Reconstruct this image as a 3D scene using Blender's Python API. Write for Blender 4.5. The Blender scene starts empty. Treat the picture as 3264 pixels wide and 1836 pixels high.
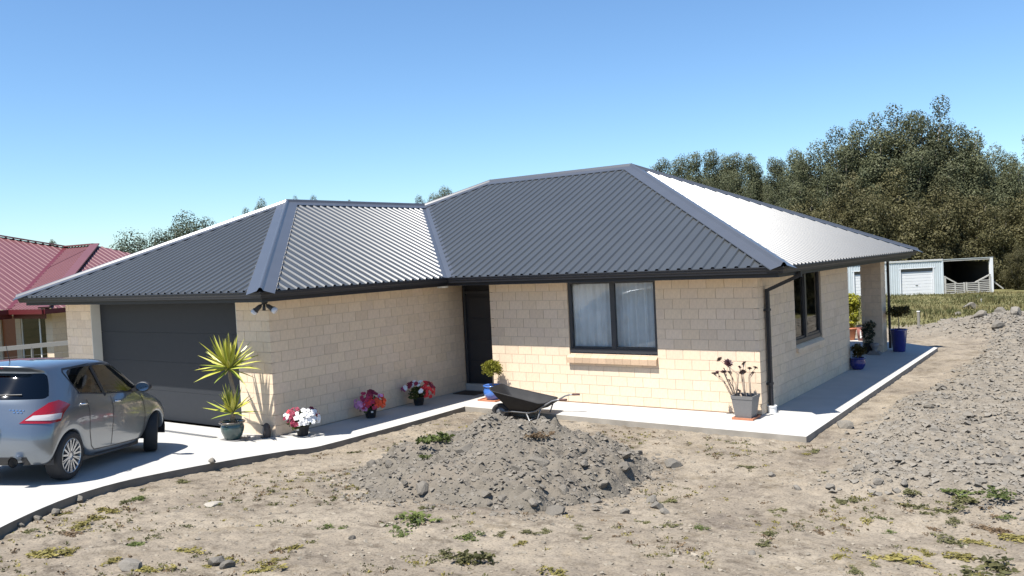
import bpy, bmesh, math, random
import numpy as np
from mathutils import Vector, Matrix
from mathutils.bvhtree import BVHTree

random.seed(7)
RNG = np.random.default_rng(11)
SC = bpy.context.scene
COL = SC.collection
R = math.radians

# ------------------------------------------------------------------ camera
CAM = Vector((12.1494, -9.6418, 2.9483))
YAW, PITCH, ROLL, FPX = 0.6217, -0.0367, 0.0492, 2729.45      # FPX for a 3264 px wide frame
_f = Vector((-math.sin(YAW) * math.cos(PITCH), math.cos(YAW) * math.cos(PITCH), math.sin(PITCH)))
_r0 = Vector((math.cos(YAW), math.sin(YAW), 0))
_u0 = _r0.cross(_f)
_r = _r0 * math.cos(ROLL) - _u0 * math.sin(ROLL)
_u = _u0 * math.cos(ROLL) + _r0 * math.sin(ROLL)
cam_data = bpy.data.cameras.new("camera")
cam_data.sensor_width = 36.0
cam_data.lens = 36.0 * FPX / 3264.0
cam_data.clip_start, cam_data.clip_end = 0.1, 4000
cam = bpy.data.objects.new("camera", cam_data)
COL.objects.link(cam)
cam.matrix_world = Matrix(((_r.x, _u.x, -_f.x, CAM.x), (_r.y, _u.y, -_f.y, CAM.y), (_r.z, _u.z, -_f.z, CAM.z), (0, 0, 0, 1)))
SC.camera = cam

# ------------------------------------------------------------------ light
SUN_DIR = Vector((-0.11, -0.485, 1.0)).normalized()            # towards the sun
SUN_EL = math.asin(SUN_DIR.z)
SUN_AZ = math.atan2(SUN_DIR.x, SUN_DIR.y)                      # clockwise from +Y
world = bpy.data.worlds.new("World")
SC.world = world
world.use_nodes = True
wn = world.node_tree
bg = wn.nodes["Background"]
sky = wn.nodes.new("ShaderNodeTexSky")
sky.sky_type = 'NISHITA'
sky.sun_disc = False
sky.sun_elevation = SUN_EL
sky.sun_rotation = SUN_AZ
sky.altitude = 0
sky.air_density = 1.0
sky.dust_density = 0.1
sky.ozone_density = 2.2
gain = wn.nodes.new("ShaderNodeMix")                           # the phone's cool white balance
gain.data_type = 'RGBA'; gain.blend_type = 'MULTIPLY'; gain.inputs["Factor"].default_value = 1.0
gain.inputs["B"].default_value = (0.80, 1.01, 1.19, 1)
wn.links.new(sky.outputs[0], gain.inputs["A"])
wn.links.new(gain.outputs["Result"], bg.inputs[0])
bg.inputs[1].default_value = 0.077
sun_data = bpy.data.lights.new("sun", 'SUN')
sun_data.energy = 5.0
sun_data.angle = R(0.53)
sun_data.color = (1.0, 0.955, 0.89)
sun = bpy.data.objects.new("sun", sun_data)
COL.objects.link(sun)
sun.location = (0, -20, 40)
sun.rotation_euler = (-SUN_DIR).to_track_quat('-Z', 'Y').to_euler()
SC.view_settings.view_transform = 'Standard'
SC.view_settings.look = 'None'
SC.view_settings.gamma = 1.0
SC.view_settings.use_curve_mapping = False
SC.view_settings.exposure = 0.95
SC.cycles.max_bounces = 8
SC.cycles.transparent_max_bounces = 16

# ------------------------------------------------------------------ helpers
def ray(px, py):
    return _f + (px - 1632) / FPX * _r - (py - 918) / FPX * _u

def P(px, py, axis, val):
    """The point of the plane axis = val that the photograph shows at pixel px, py (how the place was surveyed)."""
    d = ray(px, py)
    return CAM + d * ((val - CAM[axis]) / d[axis])

def DP(px, py, depth):
    return CAM + ray(px, py) * depth

def ramp(y):
    s = max(0.0, -y - .15)
    return .095 * s * min(1, s / .6) + .02 * max(0, s - 6.5)

def ramp_v(y):
    s = np.maximum(0, -y - .15)
    return .095 * s * np.minimum(1, s / .6) + .02 * np.maximum(0, s - 6.5)

def smooth(a, b, x):
    t = np.clip((x - a) / (b - a), 0, 1)
    return t * t * (3 - 2 * t)

def _hash(ix, iy, seed):
    h = (ix.astype(np.int64) * 374761393 + iy.astype(np.int64) * 668265263 + seed * 1442695041) & 0xFFFFFFFF
    h = ((h ^ (h >> 13)) * 1274126177) & 0xFFFFFFFF
    return ((h ^ (h >> 16)) & 0xFFFF) / 65535.0

def vnoise(x, y, scale, seed):
    x = x / scale; y = y / scale
    ix = np.floor(x); iy = np.floor(y)
    fx = x - ix; fy = y - iy
    fx = fx * fx * (3 - 2 * fx); fy = fy * fy * (3 - 2 * fy)
    a = _hash(ix, iy, seed); b = _hash(ix + 1, iy, seed); c = _hash(ix, iy + 1, seed); d = _hash(ix + 1, iy + 1, seed)
    return (a + (b - a) * fx) * (1 - fy) + (c + (d - c) * fx) * fy

def mound_h(x, y):
    dx = x - 5.22; dy = y + 0.02
    rx = np.where(dx < 0, 2.10, 1.78); ry = np.where(dy < 0, 2.35, 1.75)
    wob = .80 + .40 * vnoise(x + 40, y + 13, .95, 3) + .12 * (vnoise(x, y, .35, 6) - .5)
    r = np.sqrt((dx / rx) ** 2 + (dy / ry) ** 2) / wob
    core = np.clip(1 - r, 0, 1)
    top = np.minimum(core ** 1.1 * 1.15, .70 + .15 * core)
    return .84 * top * (.86 + .28 * vnoise(x, y, .75, 4)) * (1 - .22 * smooth(.2, 1.2, y))

def bank_mask(x, y):
    edge = 8.85 + .55 * (vnoise(x * 0, y, 1.7, 21) - .5) + .1 * smooth(0, 14, y) + .25 * (vnoise(x, y, .5, 5) - .5)
    near = .95 + .5 * (vnoise(x, y * 0, 1.3, 22) - .5) - .18 * (x - 8.8)
    m = smooth(edge - .2, edge + .5, x) * smooth(near - .2, near + .6, y) * (1 - smooth(21, 25, y))
    far = smooth(5.2, 7.6, x + .2 * (y - 22)) * smooth(17.5, 19.5, y) * (1 - smooth(23.5, 26, y))
    return np.clip(np.maximum(m, far), 0, 1)

def base_h(x, y):
    g = ramp_v(y) - .095
    g = g - .037 * np.maximum(0, np.minimum(y, 120) - 17.5)
    g = g - .25 * smooth(-8.5, -13, x) * (1 - smooth(20, 40, y))
    return g

def ground_h(x, y):
    x = np.asarray(x, float); y = np.asarray(y, float)
    bk = bank_mask(x, y)
    hump = .50 * np.exp(-(((x - 9.4) / 2.4) ** 2 + ((y - 21.6) / 2.6) ** 2)) + .35 * np.exp(-(((x - 12.3) / 2.0) ** 2 + ((y - 8) / 5.0) ** 2))
    g = base_h(x, y) + bk * (.02 + .09 * vnoise(x, y, .9, 31) + .08 * vnoise(x, y, .33, 32) + .06 * vnoise(x, y, .15, 33)) + hump * bk
    g = g + .035 * (vnoise(x, y, 2.3, 41) - .5) + .022 * (vnoise(x, y, .55, 42) - .5) + .016 * (vnoise(x, y, .2, 43) - .5)
    return g

def gh(x, y):
    return float(ground_h(np.array([x]), np.array([y]))[0])

def GP(px, py, extra=0.0):
    """Where the line of sight through a photograph pixel meets the ground."""
    d = ray(px, py)
    ts = np.linspace(4, 70, 3300)
    X = CAM.x + d.x * ts; Y = CAM.y + d.y * ts; Z = CAM.z + d.z * ts
    below = Z < ground_h(X, Y) + extra
    k = int(np.argmax(below)) if below.any() else len(ts) - 1
    return Vector((X[k], Y[k], float(ground_h(X[k:k + 1], Y[k:k + 1])[0])))

def tag(o, label=None, cat=None, group=None, kind=None):
    if label: o["label"] = label
    if cat: o["category"] = cat
    if group: o["group"] = group
    if kind: o["kind"] = kind
    return o

def empty(name, loc=(0, 0, 0), label=None, cat=None, group=None, rotz=0.0):
    o = bpy.data.objects.new(name, None)
    o.empty_display_size = .2
    o.location = loc
    o.rotation_euler = (0, 0, rotz)
    COL.objects.link(o)
    return tag(o, label, cat, group)

def link(name, mesh, parent=None, kind=None):
    o = bpy.data.objects.new(name, mesh)
    COL.objects.link(o)
    if parent: o.parent = parent
    if kind: o["kind"] = kind
    return o

def copy_tree(o, parent=None):
    c = o.copy()
    COL.objects.link(c)
    if parent: c.parent = parent
    for ch in list(o.children):
        copy_tree(ch, c)
    return c

class MB:
    """Collects vertices and faces for one mesh object."""
    def __init__(s):
        s.v, s.f, s.m = [], [], []
    def add(s, vs, fs, m=0):
        n = len(s.v)
        s.v += [tuple(v) for v in vs]
        s.f += [tuple(i + n for i in f) for f in fs]
        s.m += [m] * len(fs)
        return s
    def box(s, x0, x1, y0, y1, z0, z1, m=0):
        vs = [(x0, y0, z0), (x1, y0, z0), (x1, y1, z0), (x0, y1, z0), (x0, y0, z1), (x1, y0, z1), (x1, y1, z1), (x0, y1, z1)]
        return s.add(vs, [(0, 3, 2, 1), (4, 5, 6, 7), (0, 1, 5, 4), (1, 2, 6, 5), (2, 3, 7, 6), (3, 0, 4, 7)], m)
    def obox(s, c, ax, ay, az, m=0):
        """Box about c with half-extent vectors ax, ay, az."""
        c, ax, ay, az = map(Vector, (c, ax, ay, az))
        vs = [c + ax * i + ay * j + az * k for k in (-1, 1) for i, j in ((-1, -1), (1, -1), (1, 1), (-1, 1))]
        return s.add(vs, [(0, 3, 2, 1), (4, 5, 6, 7), (0, 1, 5, 4), (1, 2, 6, 5), (2, 3, 7, 6), (3, 0, 4, 7)], m)
    def bar(s, a, b, w, h, m=0, up=(0, 0, 1)):
        a, b = Vector(a), Vector(b)
        d = (b - a)
        n = d.normalized()
        side = n.cross(Vector(up))
        if side.length < 1e-4: side = n.cross(Vector((0, 1, 0)))
        side.normalize()
        u = side.cross(n)
        return s.obox((a + b) / 2, d / 2, side * (w / 2), u * (h / 2), m)
    def tube(s, pts, rad, n=8, m=0, cap=True):
        pts = [Vector(p) for p in pts]
        rads = rad if isinstance(rad, (list, tuple)) else [rad] * len(pts)
        vs, fs = [], []
        prev = None
        for i, p in enumerate(pts):
            t = (pts[min(i + 1, len(pts) - 1)] - pts[max(i - 1, 0)]).normalized()
            if prev is None:
                a = t.cross(Vector((0, 0, 1)))
                if a.length < .1: a = t.cross(Vector((1, 0, 0)))
            else:
                a = prev - t * prev.dot(t)
            a.normalize(); prev = a
            b = t.cross(a)
            vs += [p + (a * math.cos(k * 2 * math.pi / n) + b * math.sin(k * 2 * math.pi / n)) * rads[i] for k in range(n)]
        for i in range(len(pts) - 1):
            for k in range(n):
                q = (k + 1) % n
                fs.append((i * n + k, i * n + q, (i + 1) * n + q, (i + 1) * n + k))
        if cap:
            fs.append(tuple(range(n - 1, -1, -1)))
            fs.append(tuple((len(pts) - 1) * n + k for k in range(n)))
        return s.add(vs, fs, m)
    def lathe(s, prof, n=24, c=(0, 0, 0), m=0, ax='z'):
        vs, fs = [], []
        for r_, z in prof:
            for k in range(n):
                t = 2 * math.pi * k / n
                p = (r_ * math.cos(t), r_ * math.sin(t), z)
                if ax == 'y': p = (p[0], p[2], p[1])
                vs.append((p[0] + c[0], p[1] + c[1], p[2] + c[2]))
        for i in range(len(prof) - 1):
            for k in range(n):
                q = (k + 1) % n
                f = (i * n + k, i * n + q, (i + 1) * n + q, (i + 1) * n + k)
                fs.append(f if ax == 'z' else f[::-1])
        return s.add(vs, fs, m)
    def mesh(s, name, mats, smooth_=False):
        me = bpy.data.meshes.new(name)
        me.from_pydata(s.v, [], s.f)
        for mt in (mats if isinstance(mats, (list, tuple)) else [mats]):
            me.materials.append(mt)
        if any(s.m): me.polygons.foreach_set("material_index", s.m)
        if smooth_: me.polygons.foreach_set("use_smooth", [True] * len(me.polygons))
        me.update()
        return me
    def build(s, name, mats, parent=None, smooth_=False, kind=None):
        return link(name, s.mesh(name, mats, smooth_), parent, kind)

def np_mesh(name, verts, faces, mat, attrs=None, smooth_=False):
    """Mesh from numpy arrays; faces is (n, 3) or (n, 4)."""
    me = bpy.data.meshes.new(name)
    nf, k = faces.shape
    me.vertices.add(len(verts)); me.loops.add(nf * k); me.polygons.add(nf)
    me.vertices.foreach_set("co", np.ascontiguousarray(verts, dtype=np.float32).ravel())
    me.polygons.foreach_set("loop_start", np.arange(0, nf * k, k, dtype=np.int32))
    me.loops.foreach_set("vertex_index", np.ascontiguousarray(faces, dtype=np.int32).ravel())
    me.polygons.foreach_set("use_smooth", np.full(nf, bool(smooth_)))
    for mt in (mat if isinstance(mat, (list, tuple)) else [mat]): me.materials.append(mt)
    for nm, arr in (attrs or {}).items():
        a = me.attributes.new(nm, 'FLOAT', 'POINT')
        a.data.foreach_set("value", np.ascontiguousarray(arr, dtype=np.float32))
    me.update(calc_edges=True)
    me.validate()
    return me

# ------------------------------------------------------------------ materials
def mat(name, col, rough=.6, metal=0.0, spec=.5, rnd=0.0, noise=None, bump=None, coat=0.0, attr=None, cols=None, trans=0.0, sss=0.0):
    """Principled material. rnd: per-object lightness spread; noise: (scale, spread, detail); bump: (scale, strength, distance);
    cols: other colours mixed in by the object's random number; attr: a per-vertex number added to that random number."""
    m = bpy.data.materials.new(name)
    m.use_nodes = True
    nt = m.node_tree
    N, L = nt.nodes, nt.links
    b = N["Principled BSDF"]
    b.inputs["Roughness"].default_value = rough
    b.inputs["Metallic"].default_value = metal
    b.inputs["Specular IOR Level"].default_value = spec
    if coat:
        b.inputs["Coat Weight"].default_value = coat
        b.inputs["Coat Roughness"].default_value = .03
    if trans: b.inputs["Transmission Weight"].default_value = trans
    tc = N.new("ShaderNodeTexCoord")
    cur = None
    if rnd or cols or attr:
        oi = N.new("ShaderNodeObjectInfo")
        rv = oi.outputs["Random"]
        if attr:
            at = N.new("ShaderNodeAttribute"); at.attribute_name = attr
            ad = N.new("ShaderNodeMath"); ad.operation = 'ADD'
            L.new(rv, ad.inputs[0]); L.new(at.outputs["Fac"], ad.inputs[1])
            fr = N.new("ShaderNodeMath"); fr.operation = 'FRACT'
            L.new(ad.outputs[0], fr.inputs[0]); rv = fr.outputs[0]
        if cols:
            cr = N.new("ShaderNodeValToRGB")
            allc = [col] + list(cols)
            cr.color_ramp.interpolation = 'LINEAR'
            while len(cr.color_ramp.elements) < len(allc): cr.color_ramp.elements.new(.5)
            for i, c in enumerate(allc):
                cr.color_ramp.elements[i].position = i / (len(allc) - 1)
                cr.color_ramp.elements[i].color = (*c, 1)
            L.new(rv, cr.inputs[0]); cur = cr.outputs[0]
        if rnd:
            mr = N.new("ShaderNodeMapRange")
            mr.inputs["To Min"].default_value = 1 - rnd; mr.inputs["To Max"].default_value = 1 + rnd
            ml = N.new("ShaderNodeMath"); ml.operation = 'MULTIPLY'; ml.inputs[1].default_value = 7.31
            fr2 = N.new("ShaderNodeMath"); fr2.operation = 'FRACT'
            L.new(rv, ml.inputs[0]); L.new(ml.outputs[0], fr2.inputs[0]); L.new(fr2.outputs[0], mr.inputs["Value"])
            hs = N.new("ShaderNodeHueSaturation")
            if cur: L.new(cur, hs.inputs["Color"])
            else: hs.inputs["Color"].default_value = (*col, 1)
            L.new(mr.outputs[0], hs.inputs["Value"]); cur = hs.outputs[0]
    if noise:
        nz = N.new("ShaderNodeTexNoise")
        nz.inputs["Scale"].default_value = noise[0]
        nz.inputs["Detail"].default_value = noise[2] if len(noise) > 2 else 4
        L.new(tc.outputs["Object"], nz.inputs["Vector"])
        mr = N.new("ShaderNodeMapRange")
        mr.inputs["From Min"].default_value = .25; mr.inputs["From Max"].default_value = .75
        mr.inputs["To Min"].default_value = 1 - noise[1]; mr.inputs["To Max"].default_value = 1 + noise[1]
        L.new(nz.outputs["Fac"], mr.inputs["Value"])
        hs = N.new("ShaderNodeHueSaturation")
        if cur: L.new(cur, hs.inputs["Color"])
        else: hs.inputs["Color"].default_value = (*col, 1)
        L.new(mr.outputs[0], hs.inputs["Value"]); cur = hs.outputs[0]
    if cur: L.new(cur, b.inputs["Base Color"])
    else: b.inputs["Base Color"].default_value = (*col, 1)
    if bump:
        nb = N.new("ShaderNodeTexNoise")
        nb.inputs["Scale"].default_value = bump[0]; nb.inputs["Detail"].default_value = 5
        L.new(tc.outputs["Object"], nb.inputs["Vector"])
        bp = N.new("ShaderNodeBump")
        bp.inputs["Strength"].default_value = bump[1]; bp.inputs["Distance"].default_value = bump[2] if len(bump) > 2 else .01
        L.new(nb.outputs["Fac"], bp.inputs["Height"]); L.new(bp.outputs[0], b.inputs["Normal"])
    return m

def glass_mat(name, tint=(.8, .85, .85), refl=1.0, ior=1.5, rough=.0):
    m = bpy.data.materials.new(name)
    m.use_nodes = True
    nt = m.node_tree; N, L = nt.nodes, nt.links
    N.remove(N["Principled BSDF"])
    out = N["Material Output"]
    tr = N.new("ShaderNodeBsdfTransparent"); tr.inputs[0].default_value = (*tint, 1)
    gl = N.new("ShaderNodeBsdfGlossy"); gl.inputs["Roughness"].default_value = rough
    gl.inputs[0].default_value = (refl, refl, refl, 1)
    fr = N.new("ShaderNodeFresnel"); fr.inputs[0].default_value = ior
    mx = N.new("ShaderNodeMixShader")
    L.new(fr.outputs[0], mx.inputs[0]); L.new(tr.outputs[0], mx.inputs[1]); L.new(gl.outputs[0], mx.inputs[2])
    L.new(mx.outputs[0], out.inputs[0])
    return m

def leaf_mat(name, c0, c1, attr='tone', transl=.25, rough=.55):
    """Leaves: per-leaf colour from the mesh attribute, some light coming through."""
    m = bpy.data.materials.new(name)
    m.use_nodes = True
    nt = m.node_tree; N, L = nt.nodes, nt.links
    b = N["Principled BSDF"]
    at = N.new("ShaderNodeAttribute"); at.attribute_name = attr
    oi = N.new("ShaderNodeObjectInfo")
    mx = N.new("ShaderNodeMix"); mx.data_type = 'RGBA'
    mx.inputs["A"].default_value = (*c0, 1); mx.inputs["B"].default_value = (*c1, 1)
    L.new(at.outputs["Fac"], mx.inputs["Factor"])
    hs = N.new("ShaderNodeHueSaturation")
    mr = N.new("ShaderNodeMapRange"); mr.inputs["To Min"].default_value = .82; mr.inputs["To Max"].default_value = 1.18
    L.new(oi.outputs["Random"], mr.inputs["Value"]); L.new(mr.outputs[0], hs.inputs["Value"])
    L.new(mx.outputs["Result"], hs.inputs["Color"])
    b.inputs["Roughness"].default_value = rough
    b.inputs["Specular IOR Level"].default_value = .15
    L.new(hs.outputs[0], b.inputs["Base Color"])
    tl = N.new("ShaderNodeBsdfTranslucent")
    L.new(hs.outputs[0], tl.inputs[0])
    ms = N.new("ShaderNodeMixShader"); ms.inputs[0].default_value = transl
    L.new(b.outputs[0], ms.inputs[1]); L.new(tl.outputs[0], ms.inputs[2])
    L.new(ms.outputs[0], N["Material Output"].inputs[0])
    return m

M = {}
M['brick'] = mat('cream_block', (.68, .535, .375), .85, rnd=.04, cols=[(.675, .54, .40), (.655, .52, .375), (.69, .55, .39), (.665, .53, .395), (.64, .505, .365)], noise=(14, .09, 5), bump=(160, .25, .002), attr='tone')
M['mortar'] = mat('mortar', (.50, .415, .315), .95, noise=(40, .1))
M['brick_sill'] = mat('sill_brick', (.46, .33, .22), .85, rnd=.1, noise=(30, .08))
M['plaster'] = mat('painted_jamb', (.62, .60, .53), .7, noise=(5, .03))
M['roof'] = mat('slate_roof_steel', (.046, .050, .052), .34, spec=.85, noise=(1.2, .06, 3), bump=(.8, .08, .004), coat=.03)
M['roof'].node_tree.nodes['Principled BSDF'].inputs['Coat Roughness'].default_value = .32
M['cap'] = mat('slate_flashing', (.064, .070, .082), .30, spec=.6, noise=(2, .05, 3))
M['gutter'] = mat('gutter_paint', (.014, .015, .019), .5, spec=.5)
M['soffit'] = mat('soffit_board', (.55, .54, .50), .7)
M['frame'] = mat('aluminium_frame', (.035, .037, .042), .4, spec=.5)
M['door'] = mat('dark_door', (.022, .023, .027), .45, bump=(30, .05, .002))
M['garage'] = mat('garage_door_steel', (0.0239, 0.0267, 0.0313), .6, spec=.3, noise=(9, .06), bump=(70, .12, .002))
M['glass'] = glass_mat('window_glass', (.95, .97, .97), 1.0, 1.6)
M['curtain'] = mat('net_curtain', (.85, .85, .83), .9, noise=(6, .05))
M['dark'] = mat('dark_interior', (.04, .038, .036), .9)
M['room'] = mat('room_plaster', (.42, .40, .36), .9)
M['rust'] = mat('damp_course', (.24, .15, .09), .8)
M['white'] = mat('white_paint', (.72, .72, .70), .5, noise=(4, .04))
M['concrete'] = mat('pale_concrete', (.41, .40, .375), .85, noise=(2.2, .07, 7), bump=(60, .15, .004))
M['redtrim0'] = mat('handle_plastic', (.12, .05, .06), .5)
M['path_edge'] = mat('weathered_concrete_edge', (.27, .245, .205), .95, noise=(3, .25, 6))
M['slab_edge'] = mat('soiled_shaded_concrete', (.17, .148, .12), .95, noise=(3, .3, 6))  # drive's side face: soil stain, with its shade also put into the colour
M['black0'] = mat('dull_wire', (.10, .10, .10), .7)
M['steel'] = mat('galvanised_steel', (.35, .36, .37), .45, metal=.7, noise=(30, .1))

# ------------------------------------------------------------------ ground
def axis_pts(segs):
    out = [segs[0][0]]
    for a, b, st in segs:
        n = max(1, int(round((b - a) / st)))
        out += list(np.linspace(a, b, n + 1)[1:])
    return np.array(out)

gx = np.concatenate([-np.geomspace(600, 16, 40), axis_pts([(-15, .6, .5), (.6, 12.6, .028), (12.6, 17, .12), (17, 24, 1)]), np.geomspace(26, 600, 36)])
gy = np.concatenate([-np.geomspace(300, 20, 20), axis_pts([(-18, -7.2, .6), (-7.2, 4.2, .028), (4.2, 30, .075), (30, 60, .5)]), np.geomspace(61, 1500, 60)])
X, Y = np.meshgrid(gx, gy)
Z = ground_h(X, Y)
rub = bank_mask(X, Y)
mh = mound_h(X, Y)
# roughness: crumbs on the bank, cracked silt elsewhere
near = (1 - smooth(28, 40, Y))
Z += near * .024 * (vnoise(X, Y, .085, 51) - .5) + near * .04 * rub * (vnoise(X, Y, .07, 52) - .5)
under = ((X < 8.1) & (Y > 3.62) & (Y < 15) & (X > -7.5)) | ((X < 1.28) & (Y > -.2) & (Y <= 3.62) & (X > -7.5)) | ((X < 1.1) & (Y <= -.2) & (Y > -18) & (X > -9.5))
Z = np.where(under, Z - .25, Z)
grass = smooth(22.5, 26.5, Y + 3.0 * (vnoise(X, Y, 3.0, 61) - .5) - .35 * (X - 7)) * (1 - rub)
grass = np.maximum(grass, smooth(-8, -11, X) * .9)
nx_, ny_ = len(gx), len(gy)
idx = np.arange(nx_ * ny_).reshape(ny_, nx_)
quads = np.stack([idx[:-1, :-1], idx[:-1, 1:], idx[1:, 1:], idx[1:, :-1]], -1).reshape(-1, 4)
def dirt_material():
    m = bpy.data.materials.new('dry_soil')
    m.use_nodes = True
    nt = m.node_tree; N, L = nt.nodes, nt.links
    b = N["Principled BSDF"]
    b.inputs["Roughness"].default_value = .95; b.inputs["Specular IOR Level"].default_value = .15
    tc = N.new("ShaderNodeTexCoord")
    def noise(sc, det=6, rough=.6):
        n = N.new("ShaderNodeTexNoise"); n.inputs["Scale"].default_value = sc; n.inputs["Detail"].default_value = det; n.inputs["Roughness"].default_value = rough
        L.new(tc.outputs["Object"], n.inputs["Vector"]); return n.outputs["Fac"]
    def rampn(fac, stops):
        r = N.new("ShaderNodeValToRGB")
        while len(r.color_ramp.elements) < len(stops): r.color_ramp.elements.new(.5)
        for e, (p, c) in zip(r.color_ramp.elements, stops): e.position = p; e.color = (*c, 1)
        L.new(fac, r.inputs[0]); return r.outputs[0]
    def mix(f, a, b_, mode='MIX'):
        n = N.new("ShaderNodeMix"); n.data_type = 'RGBA'; n.blend_type = mode
        if isinstance(f, float): n.inputs["Factor"].default_value = f
        else: L.new(f, n.inputs["Factor"])
        L.new(a, n.inputs["A"]); L.new(b_, n.inputs["B"]); return n.outputs["Result"]
    def attr(nm):
        a = N.new("ShaderNodeAttribute"); a.attribute_name = nm; return a.outputs["Fac"]
    soil = rampn(noise(.55, 8, .7), [(.30, (0.1460, 0.1235, 0.1008)), (.47, (0.2161, 0.1845, 0.1433)), (.62, (0.2746, 0.2369, 0.1846)), (.78, (0.2045, 0.1715, 0.1359))])
    patch = rampn(noise(3.2, 8, .75), [(.33, (.45, .43, .41)), (.47, (.95, .95, .95)), (.7, (1.12, 1.10, 1.06))])
    soil = mix(1.0, soil, patch, 'MULTIPLY')
    speck = rampn(noise(38, 4, .7), [(.34, (.5, .48, .46)), (.48, (1, 1, 1)), (.68, (1.14, 1.12, 1.1))])
    soil = mix(.85, soil, speck, 'MULTIPLY')
    litter = rampn(noise(1.7, 9, .8), [(.52, (1, 1, 1)), (.64, (.66, .63, .56)), (.8, (.5, .47, .40))])
    soil = mix(.8, soil, litter, 'MULTIPLY')
    grey = rampn(noise(5, 7, .7), [(.3, (0.1290, 0.1140, 0.0925)), (.5, (0.1844, 0.1628, 0.1312)), (.7, (0.2335, 0.2071, 0.1667))])
    grey = mix(.8, grey, speck, 'MULTIPLY')
    turf = rampn(noise(1.3, 8, .75), [(.3, (.07, .08, .03)), (.45, (.13, .125, .05)), (.58, (.17, .15, .07)), (.72, (.10, .105, .04))])
    c = mix(attr('rubble'), soil, grey)
    c = mix(attr('turf'), c, turf)
    L.new(c, b.inputs["Base Color"])
    bp = N.new("ShaderNodeBump"); bp.inputs["Strength"].default_value = .6; bp.inputs["Distance"].default_value = .02
    L.new(noise(55, 6, .7), bp.inputs["Height"]); L.new(bp.outputs[0], b.inputs["Normal"])
    return m
M['soil'] = dirt_material()
me = np_mesh('ground', np.stack([X, Y, Z], -1).reshape(-1, 3), quads, M['soil'],
             {'rubble': np.clip(rub + np.where(mh > .02, .9, 0), 0, 1).ravel(), 'turf': grass.ravel()}, True)
ground = tag(link('ground', me), kind='structure')

# ------------------------------------------------------------------ paving
EDGE = [(-16, 9.5), (-12, 8.6), (-9.5, 6.7), (-7.6, 4.9), (-6.6, 3.85), (-5.86, 3.11), (-5.37, 2.70), (-4.83, 2.27), (-4.28, 1.95), (-3.77, 1.74), (-2.74, 1.53), (-1.58, 1.40), (-.33, 1.36), (.6, 1.40), (1.8, 1.42), (3.585, 1.37)]
ey = np.array([e[0] for e in EDGE]); ex = np.array([e[1] for e in EDGE])
ys = np.concatenate([np.linspace(-16, -.8, 60), np.linspace(-.7, .1, 9), np.linspace(.3, 3.585, 9)])
xe = np.interp(ys, ey, ex)
for _ in range(2): xe[1:-1] = (xe[:-2] + 2 * xe[1:-1] + xe[2:]) / 4
mb = MB()
n = len(ys)
for x, y in zip(xe, ys): mb.v.append((x, y, ramp(y)))
for x, y in zip(xe, ys): mb.v.append((x + .004, y, ramp(y) - .3))
for y in ys: mb.v.append((-8.2 if y < .02 else .02, y, ramp(y)))
for i in range(n - 1):
    mb.f.append((2 * n + i, i, i + 1, 2 * n + i + 1)); mb.f.append((i, n + i, n + i + 1, i + 1))
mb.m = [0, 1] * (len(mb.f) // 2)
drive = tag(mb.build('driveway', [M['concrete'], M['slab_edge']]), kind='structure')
out = [(.01, 3.588), (1.37, 3.588), (8.176, 3.37), (8.11, 15.1), (7.2, 16.0), (5.6, 17.0), (-7.0, 17.2), (-7.0, 3.588)]
mb = MB()
k = len(out)
mb.add([(x, y, 0) for x, y in out] + [(x, y, -.3) for x, y in out], [tuple(range(k))] + [((i + 1) % k, i, k + i, k + (i + 1) % k) for i in range(k)])
mb.m = [0] + [1] * k
path = tag(mb.build('footpath', [M['concrete'], M['path_edge']]), kind='structure')
mb = MB()
for i in range(50):
    x = -5.85 + i * .1
    mb.box(x + .012, x + .088, -.70, -.62, ramp(-.66) - .02, ramp(-.66) + .008)
mb.box(-5.9, -.82, -.715, -.70, ramp(-.66) - .02, ramp(-.66) + .009).box(-5.9, -.82, -.62, -.605, ramp(-.66) - .02, ramp(-.66) + .009)
mb.box(-5.89, -.83, -.70, -.62, ramp(-.66) - .05, ramp(-.66) + .004, 1)
tag(mb.build('channel_drain', [M['steel'], M['dark']]), 'long narrow grey channel drain grate across the drive at the garage door', 'drain')

# ------------------------------------------------------------------ the brick house
LY, XR, WL, OG, OF = 4.747, 7.015, -6.934, 0.699, 0.565
ZF, ZG, T = 2.40, 2.577, 0.4526
YB = 15.0                                                     # back eave (gutter edge)
house = empty('brick_house', (0, 0, 0), 'single storey cream block house with dark slate coloured ribbed metal roof', 'house')
CH, BL, JT = ZF / 13.0, .3335, .0065                            # course, block module, joint
bricks = []                                                   # (area, wall object, centre, length, rot, height)

def brick_mesh(name, l=1.0):
    mb = MB(); h = (CH - JT) / 2
    mb.box(-l / 2, l / 2, 0, .07, -h, h)
    return mb.mesh(name, M['brick'])
BRICK = brick_mesh('brick')

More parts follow.
